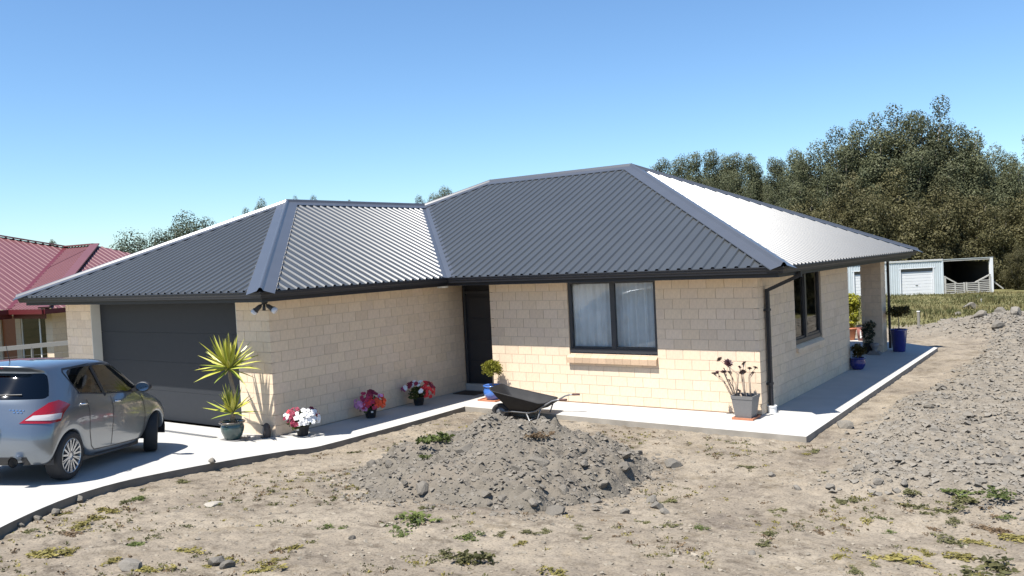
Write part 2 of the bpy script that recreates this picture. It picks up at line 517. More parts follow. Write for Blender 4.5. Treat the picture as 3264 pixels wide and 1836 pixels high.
def wall(org, ux, nx, length, openings, off=0.0, corner=True, rows=13, owner=house, zbase=0.0, sink=None, depth=.13):
    """A block wall from org along ux, outward normal nx. openings: (u0, u1, z0, z1). Returns the mortar mesh object; its blocks go to the list."""
    org, ux, nx = Vector(org), Vector(ux), Vector(nx)
    us = sorted({0.0, length} | {u for o in openings for u in o[:2]})
    zs = sorted({zbase, zbase + rows * CH} | {z for o in openings for z in o[2:]})
    mb = MB()
    for a, b in zip(us, us[1:]):
        for c, d in zip(zs, zs[1:]):
            if any(o[0] - 1e-6 <= a and b <= o[1] + 1e-6 and o[2] - 1e-6 <= c and d <= o[3] + 1e-6 for o in openings): continue
            a_, b_ = (a + .076 if a == 0 else a), (b - .076 if b == length else b)
            cen = org + ux * ((a_ + b_) / 2) - nx * (.006 + (depth - .006) / 2) + Vector((0, 0, (c + d) / 2))
            mb.obox(cen, ux * ((b_ - a_) / 2), nx * ((depth - .006) / 2), Vector((0, 0, (d - c) / 2)))
    w = mb.build('wall', M['mortar'], owner)
    rot = math.atan2(ux.y, ux.x)
    lst = bricks if sink is None else sink
    for r_ in range(rows):
        z0, z1 = zbase + r_ * CH, zbase + (r_ + 1) * CH
        cuts, u = [0.0], -BL * 2 + off + (BL / 2 if r_ % 2 else 0)
        while u < length - .07:
            if u > .07: cuts.append(u)
            u += BL
        cuts.append(length)
        for a, b in zip(cuts, cuts[1:]):
            segs = [(a, b, z0, z1)]
            for o in openings:
                ns = []
                for (p, q, s0, s1) in segs:
                    if q <= o[0] + .001 or p >= o[1] - .001 or s1 <= o[2] + .001 or s0 >= o[3] - .001: ns.append((p, q, s0, s1)); continue
                    if p < o[0] - .03: ns.append((p, o[0], s0, s1))
                    if q > o[1] + .03: ns.append((o[1], q, s0, s1))
                    if s0 < o[2] - .02: ns.append((max(p, o[0]), min(q, o[1]), s0, o[2]))
                    if s1 > o[3] + .02: ns.append((max(p, o[0]), min(q, o[1]), o[3], s1))
                segs = ns
            for (p, q, s0, s1) in segs:
                e0 = 0 if p <= 1e-6 else JT / 2
                e1 = 0 if q >= length - 1e-6 else JT / 2
                l = q - p - e0 - e1
                if l < .02: continue
                cen = org + ux * ((p + e0 + q - e1) / 2) + Vector((0, 0, (s0 + s1) / 2)) + nx * random.uniform(-.0012, .0012)
                d = cen - CAM
                dist = d.length
                area = l * (s1 - s0) * max(0, -d.dot(nx) / dist) / dist ** 2
                lst.append((area, w, cen, l, rot, (s1 - s0 - JT) / (CH - JT)))
    return w

def place_bricks(lst, owner, most=300):
    lst.sort(key=lambda t: -t[0])
    for a, w, c, l, rot, hs in lst[:most]:
        o = bpy.data.objects.new('brick', BRICK)
        COL.objects.link(o)
        o.parent = w
        o.location = c; o.rotation_euler = (0, 0, rot); o.scale = (l, 1, hs)
    rest = lst[most:]
    if rest:
        V, F, Tn = [], [], []
        for a, w, c, l, rot, hs in rest:
            h = (CH - JT) / 2 * hs; cs, sn = math.cos(rot), math.sin(rot)
            n0 = len(V); t = random.random()
            for k in (-h, h):
                for i, j in ((-l / 2, 0), (l / 2, 0), (l / 2, .07), (-l / 2, .07)):
                    V.append((c.x + i * cs - j * sn, c.y + i * sn + j * cs, c.z + k)); Tn.append(t)
            F += [tuple(n0 + q for q in f) for f in ((0, 3, 2, 1), (4, 5, 6, 7), (0, 1, 5, 4), (1, 2, 6, 5), (2, 3, 7, 6), (3, 0, 4, 7))]
        link('bricks', np_mesh('bricks', np.array(V), np.array(F), M['brick'], {'tone': Tn}), owner, 'stuff')

X0, Y0, Z0 = Vector((1, 0, 0)), Vector((0, 1, 0)), Vector((0, 0, 1))
# garage front: left pier, right pier; garage opening -5.90 .. -0.91
GO0, GO1, GD = -5.90, -0.91, 0.2
DOOR_X, DOOR_Y = 1.25, 5.37
wall((WL, 0, 0), X0, -Y0, GO0 - WL, [], .12)
wall((GO1, 0, 0), X0, -Y0, -GO1, [], .04)
wall((0, 0, 0), Y0, X0, DOOR_Y, [], .056)                       # garage side wall, faces +X
W0, W1, WZ0, WZ1 = 3.17, 5.085, 1.0, ZF
wall((DOOR_X, LY, 0), X0, -Y0, XR - DOOR_X, [(W0 - DOOR_X, W1 - DOOR_X, .93, ZF)], .17)
V0, V1 = 6.75, 8.52
REAR = 10.67
wall((XR, LY, 0), Y0, X0, REAR - LY, [(V0 - LY, V1 - LY, .93, ZF)], .21)
# veranda pillar, ring of four faces
PX0, PX1, PY0, PY1 = 6.53, 7.03, 13.83, 14.33
wall((PX0, PY0, 0), X0, -Y0, PX1 - PX0, [], .1, depth=.1)
wall((PX1, PY0, 0), Y0, X0, PY1 - PY0, [], .1, depth=.1)
mb = MB(); mb.box(PX0 + .11, PX1 - .11, PY0 + .11, PY1, 0, ZF); mb.box(PX0, PX0 + .1, PY0 + .14, PY1, 0, ZF)
mb.build('pillar_core', M['mortar'], house)
# the walls the photograph does not show: back of the wing, left side, back
wall((XR, REAR, 0), -X0, Y0, 6.0, [(1.0, 5.4, .02, 2.15)], .1)
mb = MB()
mb.box(WL, WL + .12, .14, 14.3, 0, ZF).box(WL + .12, .9, 14.18, 14.3, 0, ZF).box(.9, 1.02, REAR - .1, 14.3, 0, ZF)
mb.box(GO0 - .12, GO0, .14, .9, 0, ZF - .01)
mb.build('back_wall', M['brick'], house)
place_bricks(bricks, house)
# inside: ceiling and a partition, so the rooms are rooms
mb = MB()
mb.box(WL + .13, -.14, .3, 14.1, ZF + .002, ZF + .02).box(-.14, XR - .14, DOOR_Y + .1, 14.1, ZF + .0021, ZF + .0201).box(DOOR_X + .13, XR - .14, LY + .14, DOOR_Y + .1, ZF + .0022, ZF + .0202)
mb.box(.02, 1.1, DOOR_Y + .12, REAR, 0, ZF).box(1.12, XR - .15, 8.9, 8.98, 0, ZF)
mb.build('ceiling', M['room'], house)

# --- roof
A_, B_, C_, D_, E_, F_ = (-7.633, -.699), (.699, -.699), (.699, 4.048), (7.714, 4.048), (7.714, YB), (-7.633, YB)
HR = (B_[0] - A_[0]) / 2
APX = ((A_[0] + B_[0]) / 2, A_[1] + HR)
RJ = (APX[0], C_[1] + HR)                                       # where the wing ridge meets the main roof
HM = (YB - D_[1]) / 2
RR, RL = (D_[0] - HM, D_[1] + HM), (A_[0] + HM, D_[1] + HM)
RIB, RH = .207, .029

def zroof(d): return ZG - .018 + T * d

def roof_face(poly, origin, u, v, rib0=0.0):
    """poly: plan points; u along the eave, v up the slope (plan unit vectors); height from the distance to the eave."""
    o = Vector(origin)
    pts = [((Vector(p) - o).dot(Vector(u)), (Vector(p) - o).dot(Vector(v))) for p in poly]
    u0, u1 = min(p[0] for p in pts), max(p[0] for p in pts)
    us = {}
    k = math.floor(u0 / RIB) - 1
    while k * RIB < u1 + RIB:
        c = k * RIB + rib0
        for du, h in ((-.040, 0), (-.020, RH), (.020, RH), (.040, 0)):
            us[round(c + du, 5)] = h
        k += 1
    keys = sorted(us)
    def hgt(x):
        for a, b in zip(keys, keys[1:]):
            if a <= x <= b: return us[a] + (us[b] - us[a]) * (x - a) / (b - a)
        return 0
    xs = sorted({x for x in keys if u0 < x < u1} | {p[0] for p in pts})
    def span(x):
        hits = []
        for (a, b) in zip(pts, pts[1:] + pts[:1]):
            if abs(a[0] - b[0]) < 1e-9:
                if abs(a[0] - x) < 1e-6: hits += [a[1], b[1]]
                continue
            t = (x - a[0]) / (b[0] - a[0])
            if -1e-7 <= t <= 1 + 1e-7: hits.append(a[1] + t * (b[1] - a[1]))
        return min(hits), max(hits)
    mb = MB()
    prev = None
    for x in xs:
        lo, hi = span(x); h = hgt(x)
        if lo < 1e-4: lo = .035
        hi = max(hi, lo)
        cur = []
        for vv in (lo, hi):
            q = o + Vector(u) * x + Vector(v) * vv
            cur.append((q.x, q.y, zroof(vv) + h))
        if prev: mb.add([prev[0], cur[0], cur[1], prev[1]], [(0, 1, 2, 3)])
        prev = cur
    return mb

VI = .13                                                        # sheets stop short of the valley
faces = [
    ([A_, B_, APX], A_, (1, 0), (0, 1)),
    ([B_, (C_[0], C_[1] - VI), (RJ[0], RJ[1] - VI), APX], B_, (0, 1), (-1, 0)),
    ([(C_[0] + VI, C_[1]), D_, RR, RL, (RJ[0] + VI, RJ[1])], C_, (1, 0), (0, 1)),
    ([D_, E_, RR], D_, (0, 1), (-1, 0)),
    ([E_, F_, RL, RR], E_, (-1, 0), (0, -1)),
    ([F_, A_, APX, RJ, RL], F_, (0, -1), (1, 0)),
]
roof = None
for fc in faces:
    roof = roof_face(*fc).build('roof_sheeting', M['roof'], house)

def cap(a, b, drop, width=.23, over=0.0, lift=.036, name='ridge_cap'):
    """Folded flashing with a rolled top along a..b; drop: fall of the roof per metre away from the line, in plan."""
    a, b = Vector(a), Vector(b)
    d = (b - a); dp = Vector((d.x, d.y, 0)).normalized(); s = Vector((dp.y, -dp.x, 0))
    a2, b2 = a - d.normalized() * over, b + d.normalized() * over
    prof = [(-width, -drop * width + lift - .016), (-width + .002, -drop * width + lift), (-.055, -drop * .055 + lift), (-.036, lift + .008), (-.022, lift + .030), (0, lift + .040), (.022, lift + .030), (.036, lift + .008), (.055, -drop * .055 + lift), (width - .002, -drop * width + lift), (width, -drop * width + lift - .016)]
    vs = [a2 + s * o_ + Vector((0, 0, z)) for o_, z in prof] + [b2 + s * o_ + Vector((0, 0, z)) for o_, z in prof]
    n_ = len(prof)
    mb = MB(); mb.add(vs, [(i, i + 1, n_ + i + 1, n_ + i) for i in range(n_ - 1)])
    return mb.build(name, M['cap'], house)
z3 = lambda p, d: (p[0], p[1], zroof(d))
r2 = T / math.sqrt(2)
cap(z3(A_, .03), z3(APX, HR), r2, name='hip_cap'); cap(z3(B_, .03), z3(APX, HR), r2, name='hip_cap')
cap(z3(APX, HR), z3(RJ, HR), T, over=.02)
cap(z3(RJ, HR), z3(RL, HM), r2, over=.02, name='hip_cap'); cap(z3(RL, HM), z3(RR, HM), T, over=.02)
cap(z3(D_, .03), z3(RR, HM), r2, name='hip_cap', over=.0); cap(z3(E_, .03), z3(RR, HM), r2, name='hip_cap')
cap(z3(F_, .03), z3(RL, HM), r2, name='hip_cap')
# valley tray
a, b = Vector(z3(C_, 0)), Vector(z3(RJ, HR))
s = Vector((1, 1, 0)).normalized()
mb = MB()
pr = [(-.16, .16 * r2 + .004), (-.012, .010), (0, .004), (.012, .010), (.16, .16 * r2 + .004)]
mb.add([a + s * o_ + Vector((0, 0, z)) for o_, z in pr] + [b + s * o_ + Vector((0, 0, z)) for o_, z in pr], [(i, i + 1, 6 + i, 5 + i) for i in range(4)])
mb.build('valley_tray', M['cap'], house)
# gutters, fascia, soffit: sweeps of one profile round the rectilinear eave line
OUTL = [A_, B_, C_, D_, E_, F_]
def inset(poly, d):
    n_ = len(poly); res = []
    for i in range(n_):
        p, q, r_ = poly[i - 1], poly[i], poly[(i + 1) % n_]
        e1 = (Vector(q) - Vector(p)).normalized(); e2 = (Vector(r_) - Vector(q)).normalized()
        n1, n2 = Vector((-e1.y, e1.x)), Vector((-e2.y, e2.x))
        res.append(Vector(q) + n1 * d + n2 * d)
    return res
def sweep(prof, name, m, closed=True):
    rings = [inset(OUTL, d) for d, z in prof]
    mb = MB(); n_ = len(OUTL)
    for (d, z), ring in zip(prof, rings):
        for p in ring: mb.v.append((p.x, p.y, z))
    for j in range(len(prof) - 1):
        for i in range(n_):
            q = (i + 1) % n_
            mb.f.append((j * n_ + i, j * n_ + q, (j + 1) * n_ + q, (j + 1) * n_ + i))
    mb.m = [0] * len(mb.f)
    return mb.build(name, m, house)
sweep([(.016, ZG - .012), (.014, ZG), (.0, ZG), (-.002, ZG - .014), (.010, ZG - .022), (.014, ZG - .055), (.028, ZG - .075), (.034, ZG - .112), (.128, ZG - .114), (.128, ZG - .02)], 'gutter', M['gutter'])
sweep([(.136, ZG - .03), (.134, ZF), (.150, ZF - .004), (.16, ZF + .006)], 'fascia', M['gutter'])
sweep([(.15, ZF + .0015), (.72, ZF + .0015)], 'soffit', M['soffit'])

# --- garage door: four sectional panels
gd = MB().box(GO0, GO1, GD + .045, GD + .06, 0.0, ZF - .012).build('garage_door', M['dark'], house)
ph = .588
for i in range(4):
    mb = MB()
    z0, z1 = .004 + i * ph, .004 + (i + 1) * ph - .0035
    mb.box(GO0 + .004, GO1 - .004, GD + .004, GD + .04, z0, min(z1, ZF - .02))
    mb.build('panel', M['garage'], gd)
MB().box(-2.42, -2.36, GD - .02, GD + .003, 1.08, 1.11).build('handle', M['redtrim0'], gd)
mb = MB(); mb.box(GO0 + .001, GO0 + .014, .002, GD + .06, 0, ZF - .002); mb.box(GO1 - .014, GO1 - .001, .002, GD + .06, 0, ZF - .002)
mb.build('door_jamb', M['plaster'], house)
# --- entry door, recessed
ed = MB().box(0.02, DOOR_X - .0, DOOR_Y + .05, DOOR_Y + .11, .14, ZF - .004).build('front_door', M['door'], house)
mb = MB()
mb.box(.02, .075, DOOR_Y, DOOR_Y + .049, .14, ZF - .005).box(1.0, 1.06, DOOR_Y, DOOR_Y + .049, .14, ZF - .005).box(.075, 1.0, DOOR_Y, DOOR_Y + .049, 2.16, 2.22).box(1.06, DOOR_X, DOOR_Y + .02, DOOR_Y + .048, .16, 2.38)
mb.build('door_frame', M['frame'], ed)
for k_ in range(4):
    MB().box(.14, .93, DOOR_Y + .032, DOOR_Y + .048, .24 + k_ * .48, .64 + k_ * .48).build('panel', M['door'], ed)
MB().tube([(.93, DOOR_Y + .02, 1.05), (.93, DOOR_Y - .03, 1.05), (.80, DOOR_Y - .03, 1.05)], .011).build('handle', M['steel'], ed)
MB().box(.012, DOOR_X + .12, DOOR_Y - .04, DOOR_Y + .12, .002, .139).build('doorstep', M['concrete'], house)
mb = MB(); mb.box(DOOR_X + .0, DOOR_X + .12, LY + .14, DOOR_Y + .1, 0, ZF - .003); mb.build('entry_wall', M['brick'], house)
# damp course line at the foot of the front wall
MB().box(DOOR_X, XR - .002, LY - .008, LY + .02, .003, .018).build('damp_course', M['rust'], house)

def window(name, org, ux, nx, w, z0, z1, split, sill_label=None):
    """Aluminium sliding window set back in the wall; org at the left jamb on the wall face."""
    org, ux, nx = Vector(org), Vector(ux), Vector(nx)
    back = .035
    fr = MB()
    def bx(u0, u1, a, b, d0, d1, mbx):
        c = org + ux * ((u0 + u1) / 2) - nx * ((d0 + d1) / 2) + Z0 * ((a + b) / 2)
        mbx.obox(c, ux * ((u1 - u0) / 2), nx * ((d1 - d0) / 2), Z0 * ((b - a) / 2))
    fw = .058
    bx(0, w, z0, z0 + .075, back - .012, back + .07, fr); bx(0, w, z1 - fw, z1 - .002, back, back + .07, fr)
    bx(.0, fw, z0 + .075, z1 - fw, back, back + .07, fr); bx(w - fw, w, z0 + .075, z1 - fw, back, back + .07, fr)
    s_ = split * w
    bx(s_ - .048, s_ + .048, z0 + .075, z1 - fw, back - .004, back + .066, fr)
    bx(fw, s_ - .048, z0 + .075, z0 + .115, back + .022, back + .06, fr); bx(s_ + .048, w - fw, z0 + .075, z0 + .125, back + .006, back + .06, fr)
    fo = fr.build('window', M['frame'], house)
    for u0, u1, d in ((fw, s_ - .048, .045), (s_ + .048, w - fw, .03)):
        g = MB()
        c = org - nx * (back + d)
        ps = [c + ux * u + Z0 * z for u, z in ((u0, z0 + .1), (u1, z0 + .1), (u1, z1 - fw), (u0, z1 - fw))]
        g.add(ps, [(0, 1, 2, 3)])
        g.build('pane', M['glass'], fo)
    return fo
fw_ = window('window', (W0, LY, 0), X0, -Y0, W1 - W0, WZ0, WZ1, .515)
rw_ = window('window', (XR, V0, 0), Y0, X0, V1 - V0, WZ0 - .01, ZF, .46)
# curtains behind the front window
mb = MB()
nU = 150
for i in range(nU + 1):
    t = i / nU
    u = W0 - .05 + t * (W1 - W0 + .1)
    dy = .035 * math.sin(t * 62 + 1.5 * math.sin(t * 9)) + .012 * math.sin(t * 131)
    mb.v += [(u, LY + .15 + dy, .8), (u, LY + .15 + dy * .8, ZF)]
for i in range(nU): mb.f.append((2 * i, 2 * i + 2, 2 * i + 3, 2 * i + 1))
mb.m = [0] * nU
mb.build('curtain', M['curtain'], fw_, True)
# a little of the room behind the side window
MB().box(XR - .5, XR - .47, V0 + .05, V0 + .45, .9, ZF).build('curtain', M['curtain'], rw_)
# sloping brick sills
sl = MB().box(W0 - .02, W1, LY - .0, LY + .12, .93, .965).build('sill', M['mortar'], fw_)
def sill_brick(u0, u1):
    mb = MB()
    y0, y1 = LY - .075, LY + .03
    mb.add([(u0, y0, .80), (u1, y0, .80), (u1, y1, .86), (u0, y1, .86), (u0, y0, .905), (u1, y0, .905), (u1, y1 + .02, .985), (u0, y1 + .02, .985)],
           [(0, 3, 2, 1), (4, 5, 6, 7), (0, 1, 5, 4), (1, 2, 6, 5), (2, 3, 7, 6), (3, 0, 4, 7)])
    return mb
n_ = 11
sw = (W1 - W0 + .03) / n_
for i in range(n_):
    sill_brick(W0 - .03 + i * sw + .002, W0 - .03 + (i + 1) * sw - .002).build('brick', M['brick_sill'], sl)
sl2 = MB().box(XR - .12, XR, V0, V1, .90, .93).build('sill', M['mortar'], rw_)
for i in range(9):
    w9 = (V1 - V0) / 9
    a, b = V0 + i * w9 + .002, V0 + (i + 1) * w9 - .002
    mb = MB()
    mb.add([(XR + .05, a, .84), (XR + .05, b, .84), (XR - .03, b, .88), (XR - .03, a, .88), (XR + .05, a, .915), (XR + .05, b, .915), (XR - .05, b, .975), (XR - .05, a, .975)],
           [(0, 3, 2, 1), (4, 5, 6, 7), (0, 1, 5, 4), (1, 2, 6, 5), (2, 3, 7, 6), (3, 0, 4, 7)])
    mb.build('brick', M['brick'], sl2)

# downpipe by the corner
mb = MB()
xw = XR + .055
mb.bar((xw, 5.08, .1), (xw, 5.08, 2.165), .085, .055, up=(1, 0, 0))
mb.bar((xw, 5.08, 2.14), (XR + .60, 5.15, 2.385), .07, .06)
mb.bar((XR + .60, 5.15, 2.36), (XR + .60, 5.15, 2.47), .075, .075, up=(1, 0, 0))
dpipe = mb.build('downpipe', M['gutter'], house)
for z in (1.8, .5): MB().box(XR + .0, XR + .088, 5.01, 5.15, z - .02, z + .02).build('bracket', M['gutter'], dpipe)
MB().lathe([(.075, .0), (.078, .10), (.085, .10), (.085, .125), (.05, .125)], 16, (XR + .075, 5.05, 0)).build('drain_socket', M['white'], dpipe)
mb = MB(); mb.bar((7.09, 14.40, .05), (7.09, 14.40, 2.45), .07, .055, up=(1, 0, 0)); mb.build('downpipe', M['gutter'], house)

# ------------------------------------------------------------------ the red roofed neighbour
M['darkglass'] = glass_mat('dim_glass', (.22, .24, .24), 1.0, 1.4)
M['redroof'] = mat('red_roof_steel', (.135, .052, .055), .42, noise=(1.5, .05))
M['redtrim'] = mat('dark_red_gutter', (.10, .015, .018), .4)
M['terra_door'] = mat('terracotta_door', (.30, .085, .02), .6, noise=(8, .1))
nb = empty('red_roof_house', (-16, 4, -.5), 'neighbouring block house with ribbed red metal roof beyond the garage', 'house')
NB0 = Vector((-16, 4, -.5))
nE0, nE1, nR0, nR1 = Vector((-16.571, 3.094, 2.05)), Vector((-14.617, 3.215, 2.05)), Vector((-21.737, 7.656, 4.158)), Vector((-19.782, 7.777, 4.158))
na = (nE1 - nE0).normalized(); nbv = Vector((-na.y, na.x, 0))
nRX = nR0 + (Vector((-22.777, 5.708, 4.659)) - nR0) * 2.6
nEX = nE0 - nbv * 9
def rib_slope(corners, along, up, sp=.21, h=.022):
    """Ribbed sheet over a planar polygon given by 3D corners; ribs run along `up` (unit vector in the plane)."""
    o = corners[0]
    nrm = along.cross(up).normalized()
    if nrm.z < 0: nrm = -nrm
    pts = [((c - o).dot(along), (c - o).dot(up)) for c in corners]
    u0, u1 = min(p[0] for p in pts), max(p[0] for p in pts)
    mb = MB(); prev = None
    xs = {p[0]: 0 for p in pts}
    k = math.floor(u0 / sp)
    while k * sp < u1 + sp:
        for d, hh in ((-.04, 0), (-.018, h), (.018, h), (.04, 0)):
            if u0 < k * sp + d < u1: xs[k * sp + d] = hh
        k += 1
    for x in sorted(xs):
        hits = []
        for p, q in zip(pts, pts[1:] + pts[:1]):
            if abs(p[0] - q[0]) < 1e-9:
                if abs(p[0] - x) < 1e-6: hits += [p[1], q[1]]
                continue
            t = (x - p[0]) / (q[0] - p[0])
            if -1e-6 <= t <= 1 + 1e-6: hits.append(p[1] + t * (q[1] - p[1]))
        cur = [o + along * x + up * v + nrm * xs[x] for v in (min(hits), max(hits))]
        if prev: mb.add([prev[0] - NB0, cur[0] - NB0, cur[1] - NB0, prev[1] - NB0], [(0, 1, 2, 3)])
        prev = cur
    return mb
def inplane(n_, along): return n_.cross(along).normalized()
n1 = nbv.cross(nR0 - nE0).normalized(); n1 = n1 if n1.z > 0 else -n1
up1 = n1.cross(nbv); up1 = up1 if up1.z > 0 else -up1
rib_slope([nE0, nR0, nRX, nEX], nbv, up1).build('roof_sheeting', M['redroof'], nb)
n2 = na.cross(nR0 - nE0).normalized(); n2 = n2 if n2.z > 0 else -n2
up2 = n2.cross(na); up2 = up2 if up2.z > 0 else -up2
rib_slope([nE0, nE1, nR1, nR0], na, up2).build('roof_sheeting', M['redroof'], nb)
nE2 = nE1 + nbv * ((nR1 - nE1).dot(nbv) * 2)
n3 = nbv.cross(nR1 - nE1).normalized(); n3 = n3 if n3.z > 0 else -n3
up3 = n3.cross(nbv); up3 = up3 if up3.z > 0 else -up3
rib_slope([nE1, nE2, nR1], nbv, up3).build('roof_sheeting', M['redroof'], nb)
def nbar(a, b, w, h, name, m):
    mb = MB(); mb.bar(a - NB0, b - NB0, w, h); return mb.build(name, m, nb)
lift = Vector((0, 0, .05))
nbar(nE1 + lift, nR1 + lift, .30, .05, 'hip_cap', M['redroof']); nbar(nR0 + lift, nR1 + lift, .3, .05, 'ridge_cap', M['redroof']); nbar(nR0 + lift, nRX + lift, .3, .05, 'hip_cap', M['redroof'])
nbar(nE0 + Vector((0, 0, .012)), nR0 + Vector((0, 0, .012)), .16, .05, 'valley_tray', M['redtrim'])
for a, b in ((nEX, nE0), (nE0, nE1), (nE1, nE2)):
    nbar(a + Vector((0, 0, -.075)), b + Vector((0, 0, -.075)), .12, .15, 'gutter', M['redtrim'])
nbar(nE0 + nbv * .14 + Vector((0, 0, -.2)) - na * .0, nE1 + nbv * .14 - na * .14 + Vector((0, 0, -.2)), .03, .2, 'fascia', M['redtrim'])
nbar(nEX - na * .14 + Vector((0, 0, -.2)), nE0 - na * .14 + nbv * .14 + Vector((0, 0, -.2)), .03, .2, 'fascia', M['redtrim'])
# walls: the front of the short wing (with window and door) and the end wall
nw = nE0 + nbv * .55; nw.z = -.45
NL = 1.954 - .55
def nwall(org, ux, nx, length, ops, rows=13):
    lst = []
    w = wall(org - NB0, ux, nx, length, ops, .1, rows=rows, owner=nb, sink=lst)
    lst.sort(key=lambda t: t[2].z)
    for a_, w_, c, l, rot, hs in lst:
        o = bpy.data.objects.new('brick', BRICK); COL.objects.link(o); o.parent = w
        o.location = c; o.rotation_euler = (0, 0, rot); o.scale = (l, 1, hs)
nwall(nw - na * 3.2, na, -nbv, 3.2 + NL, [(1.55, 2.45, .02, 2.25), (2.75, 3.20 + 1.02, .5, 2.25)])
nwall(nw + na * NL, nbv, na, 5.5, [])
mb = MB()
def nobox(mb, u0, u1, d0, d1, z0, z1):
    c = nw - NB0 + na * ((u0 + u1) / 2) - (-nbv) * ((d0 + d1) / 2) + Vector((0, 0, (z0 + z1) / 2))
    return mb.obox(c, na * ((u1 - u0) / 2), nbv * ((d1 - d0) / 2), Vector((0, 0, (z1 - z0) / 2)))
nobox(MB(), -1.64, -.76, .05, .1, .02, 2.25).build('front_door', M['terra_door'], nb)
wf = MB()
for a_, b_, c_, d_ in ((-.44, -.40, .5, 2.25), (.98, 1.02, .5, 2.25), (-.40, .98, .5, .55), (-.40, .98, 2.2, 2.25), (.60, .66, .55, 2.2)): nobox(wf, a_, b_, .03, .08, c_, d_)
wfo = wf.build('window', M['white'], nb)
for a_, b_ in ((-.40, .60), (.66, .98)):
    nobox(MB(), a_, b_, .05, .058, .55, 2.2).build('pane', M['darkglass'], wfo)
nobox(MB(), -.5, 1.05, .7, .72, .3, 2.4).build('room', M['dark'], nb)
nobox(MB(), -.46, 1.05, -.09, .1, .42, .499).build('sill', M['white'], wfo)

# railing in front of it
rl = empty('railing', (-12.9, 1.9, gh(-12.9, 1.9)), 'pale horizontal rail with thin wires before the red roofed house', 'railing')
ra, rb = P(-60, 1119, 1, 0.9), None
ra = DP(-120, 1124, 23.2); rb = DP(235, 1091, 23.6)
mb = MB(); mb.bar(ra - rl.location, rb - rl.location, .06, .12); mb.build('rail', mat('grey_rail', (.22, .215, .20), .7), rl)
for t in (0.0, .22, .62, 1.0):
    p = ra.lerp(rb, t)
    MB().bar(Vector((p.x, p.y, gh(p.x, p.y) - .1)) - rl.location, p - rl.location, .05, .05, up=(1, 0, 0)).build('post', M['steel'], rl)
for h in (.25, .5, .75):
    MB().tube([ra - Vector((0, 0, h)) - rl.location, rb - Vector((0, 0, h)) - rl.location], .004, 5).build('wire', M['black0'], rl)

# ------------------------------------------------------------------ car
M['paint'] = mat('silver_paint', (.175, .20, .225), .32, metal=.75, coat=1.0, noise=(300, .04))
M['tyre'] = mat('tyre_rubber', (.022, .022, .023), .8, bump=(80, .2, .003))
M['alloy'] = mat('alloy_wheel', (.50, .51, .52), .32, metal=.85)
M['chrome'] = mat('chrome', (.75, .75, .76), .10, metal=1.0)
M['black'] = mat('black_plastic', (.018, .018, .02), .5)
M['redlens'] = mat('red_lens', (.26, .005, .009), .12, coat=.8)
M['clearlens'] = mat('clear_lens', (.45, .42, .41), .12, coat=.8)
M['carglass'] = glass_mat('car_glass', (.62, .66, .64), 1.0, 1.6)
M['rearglass'] = glass_mat('dark_car_glass', (.10, .11, .11), 1.0, 1.6, .035)
M['seat'] = mat('seat_cloth', (.035, .035, .037), .9)
CARP = Vector((1.174, -4.182, ramp(-4.182) + .004))           # where the rear right tyre stands
cup = Vector((0, .095, 1)).normalized()
ch = 2.1585
cf = Vector((math.cos(ch), math.sin(ch), 0)); cf = (cf - cup * cf.dot(cup)).normalized()
cl = cup.cross(cf)
co = CARP + cl * .82
car = empty('parked_car', co, 'silver five door hatchback parked on the drive facing the garage', 'car')
car.matrix_world = Matrix(((cf.x, cl.x, cup.x, co.x), (cf.y, cl.y, cup.y, co.y), (cf.z, cl.z, cup.z, co.z), (0, 0, 0, 1)))

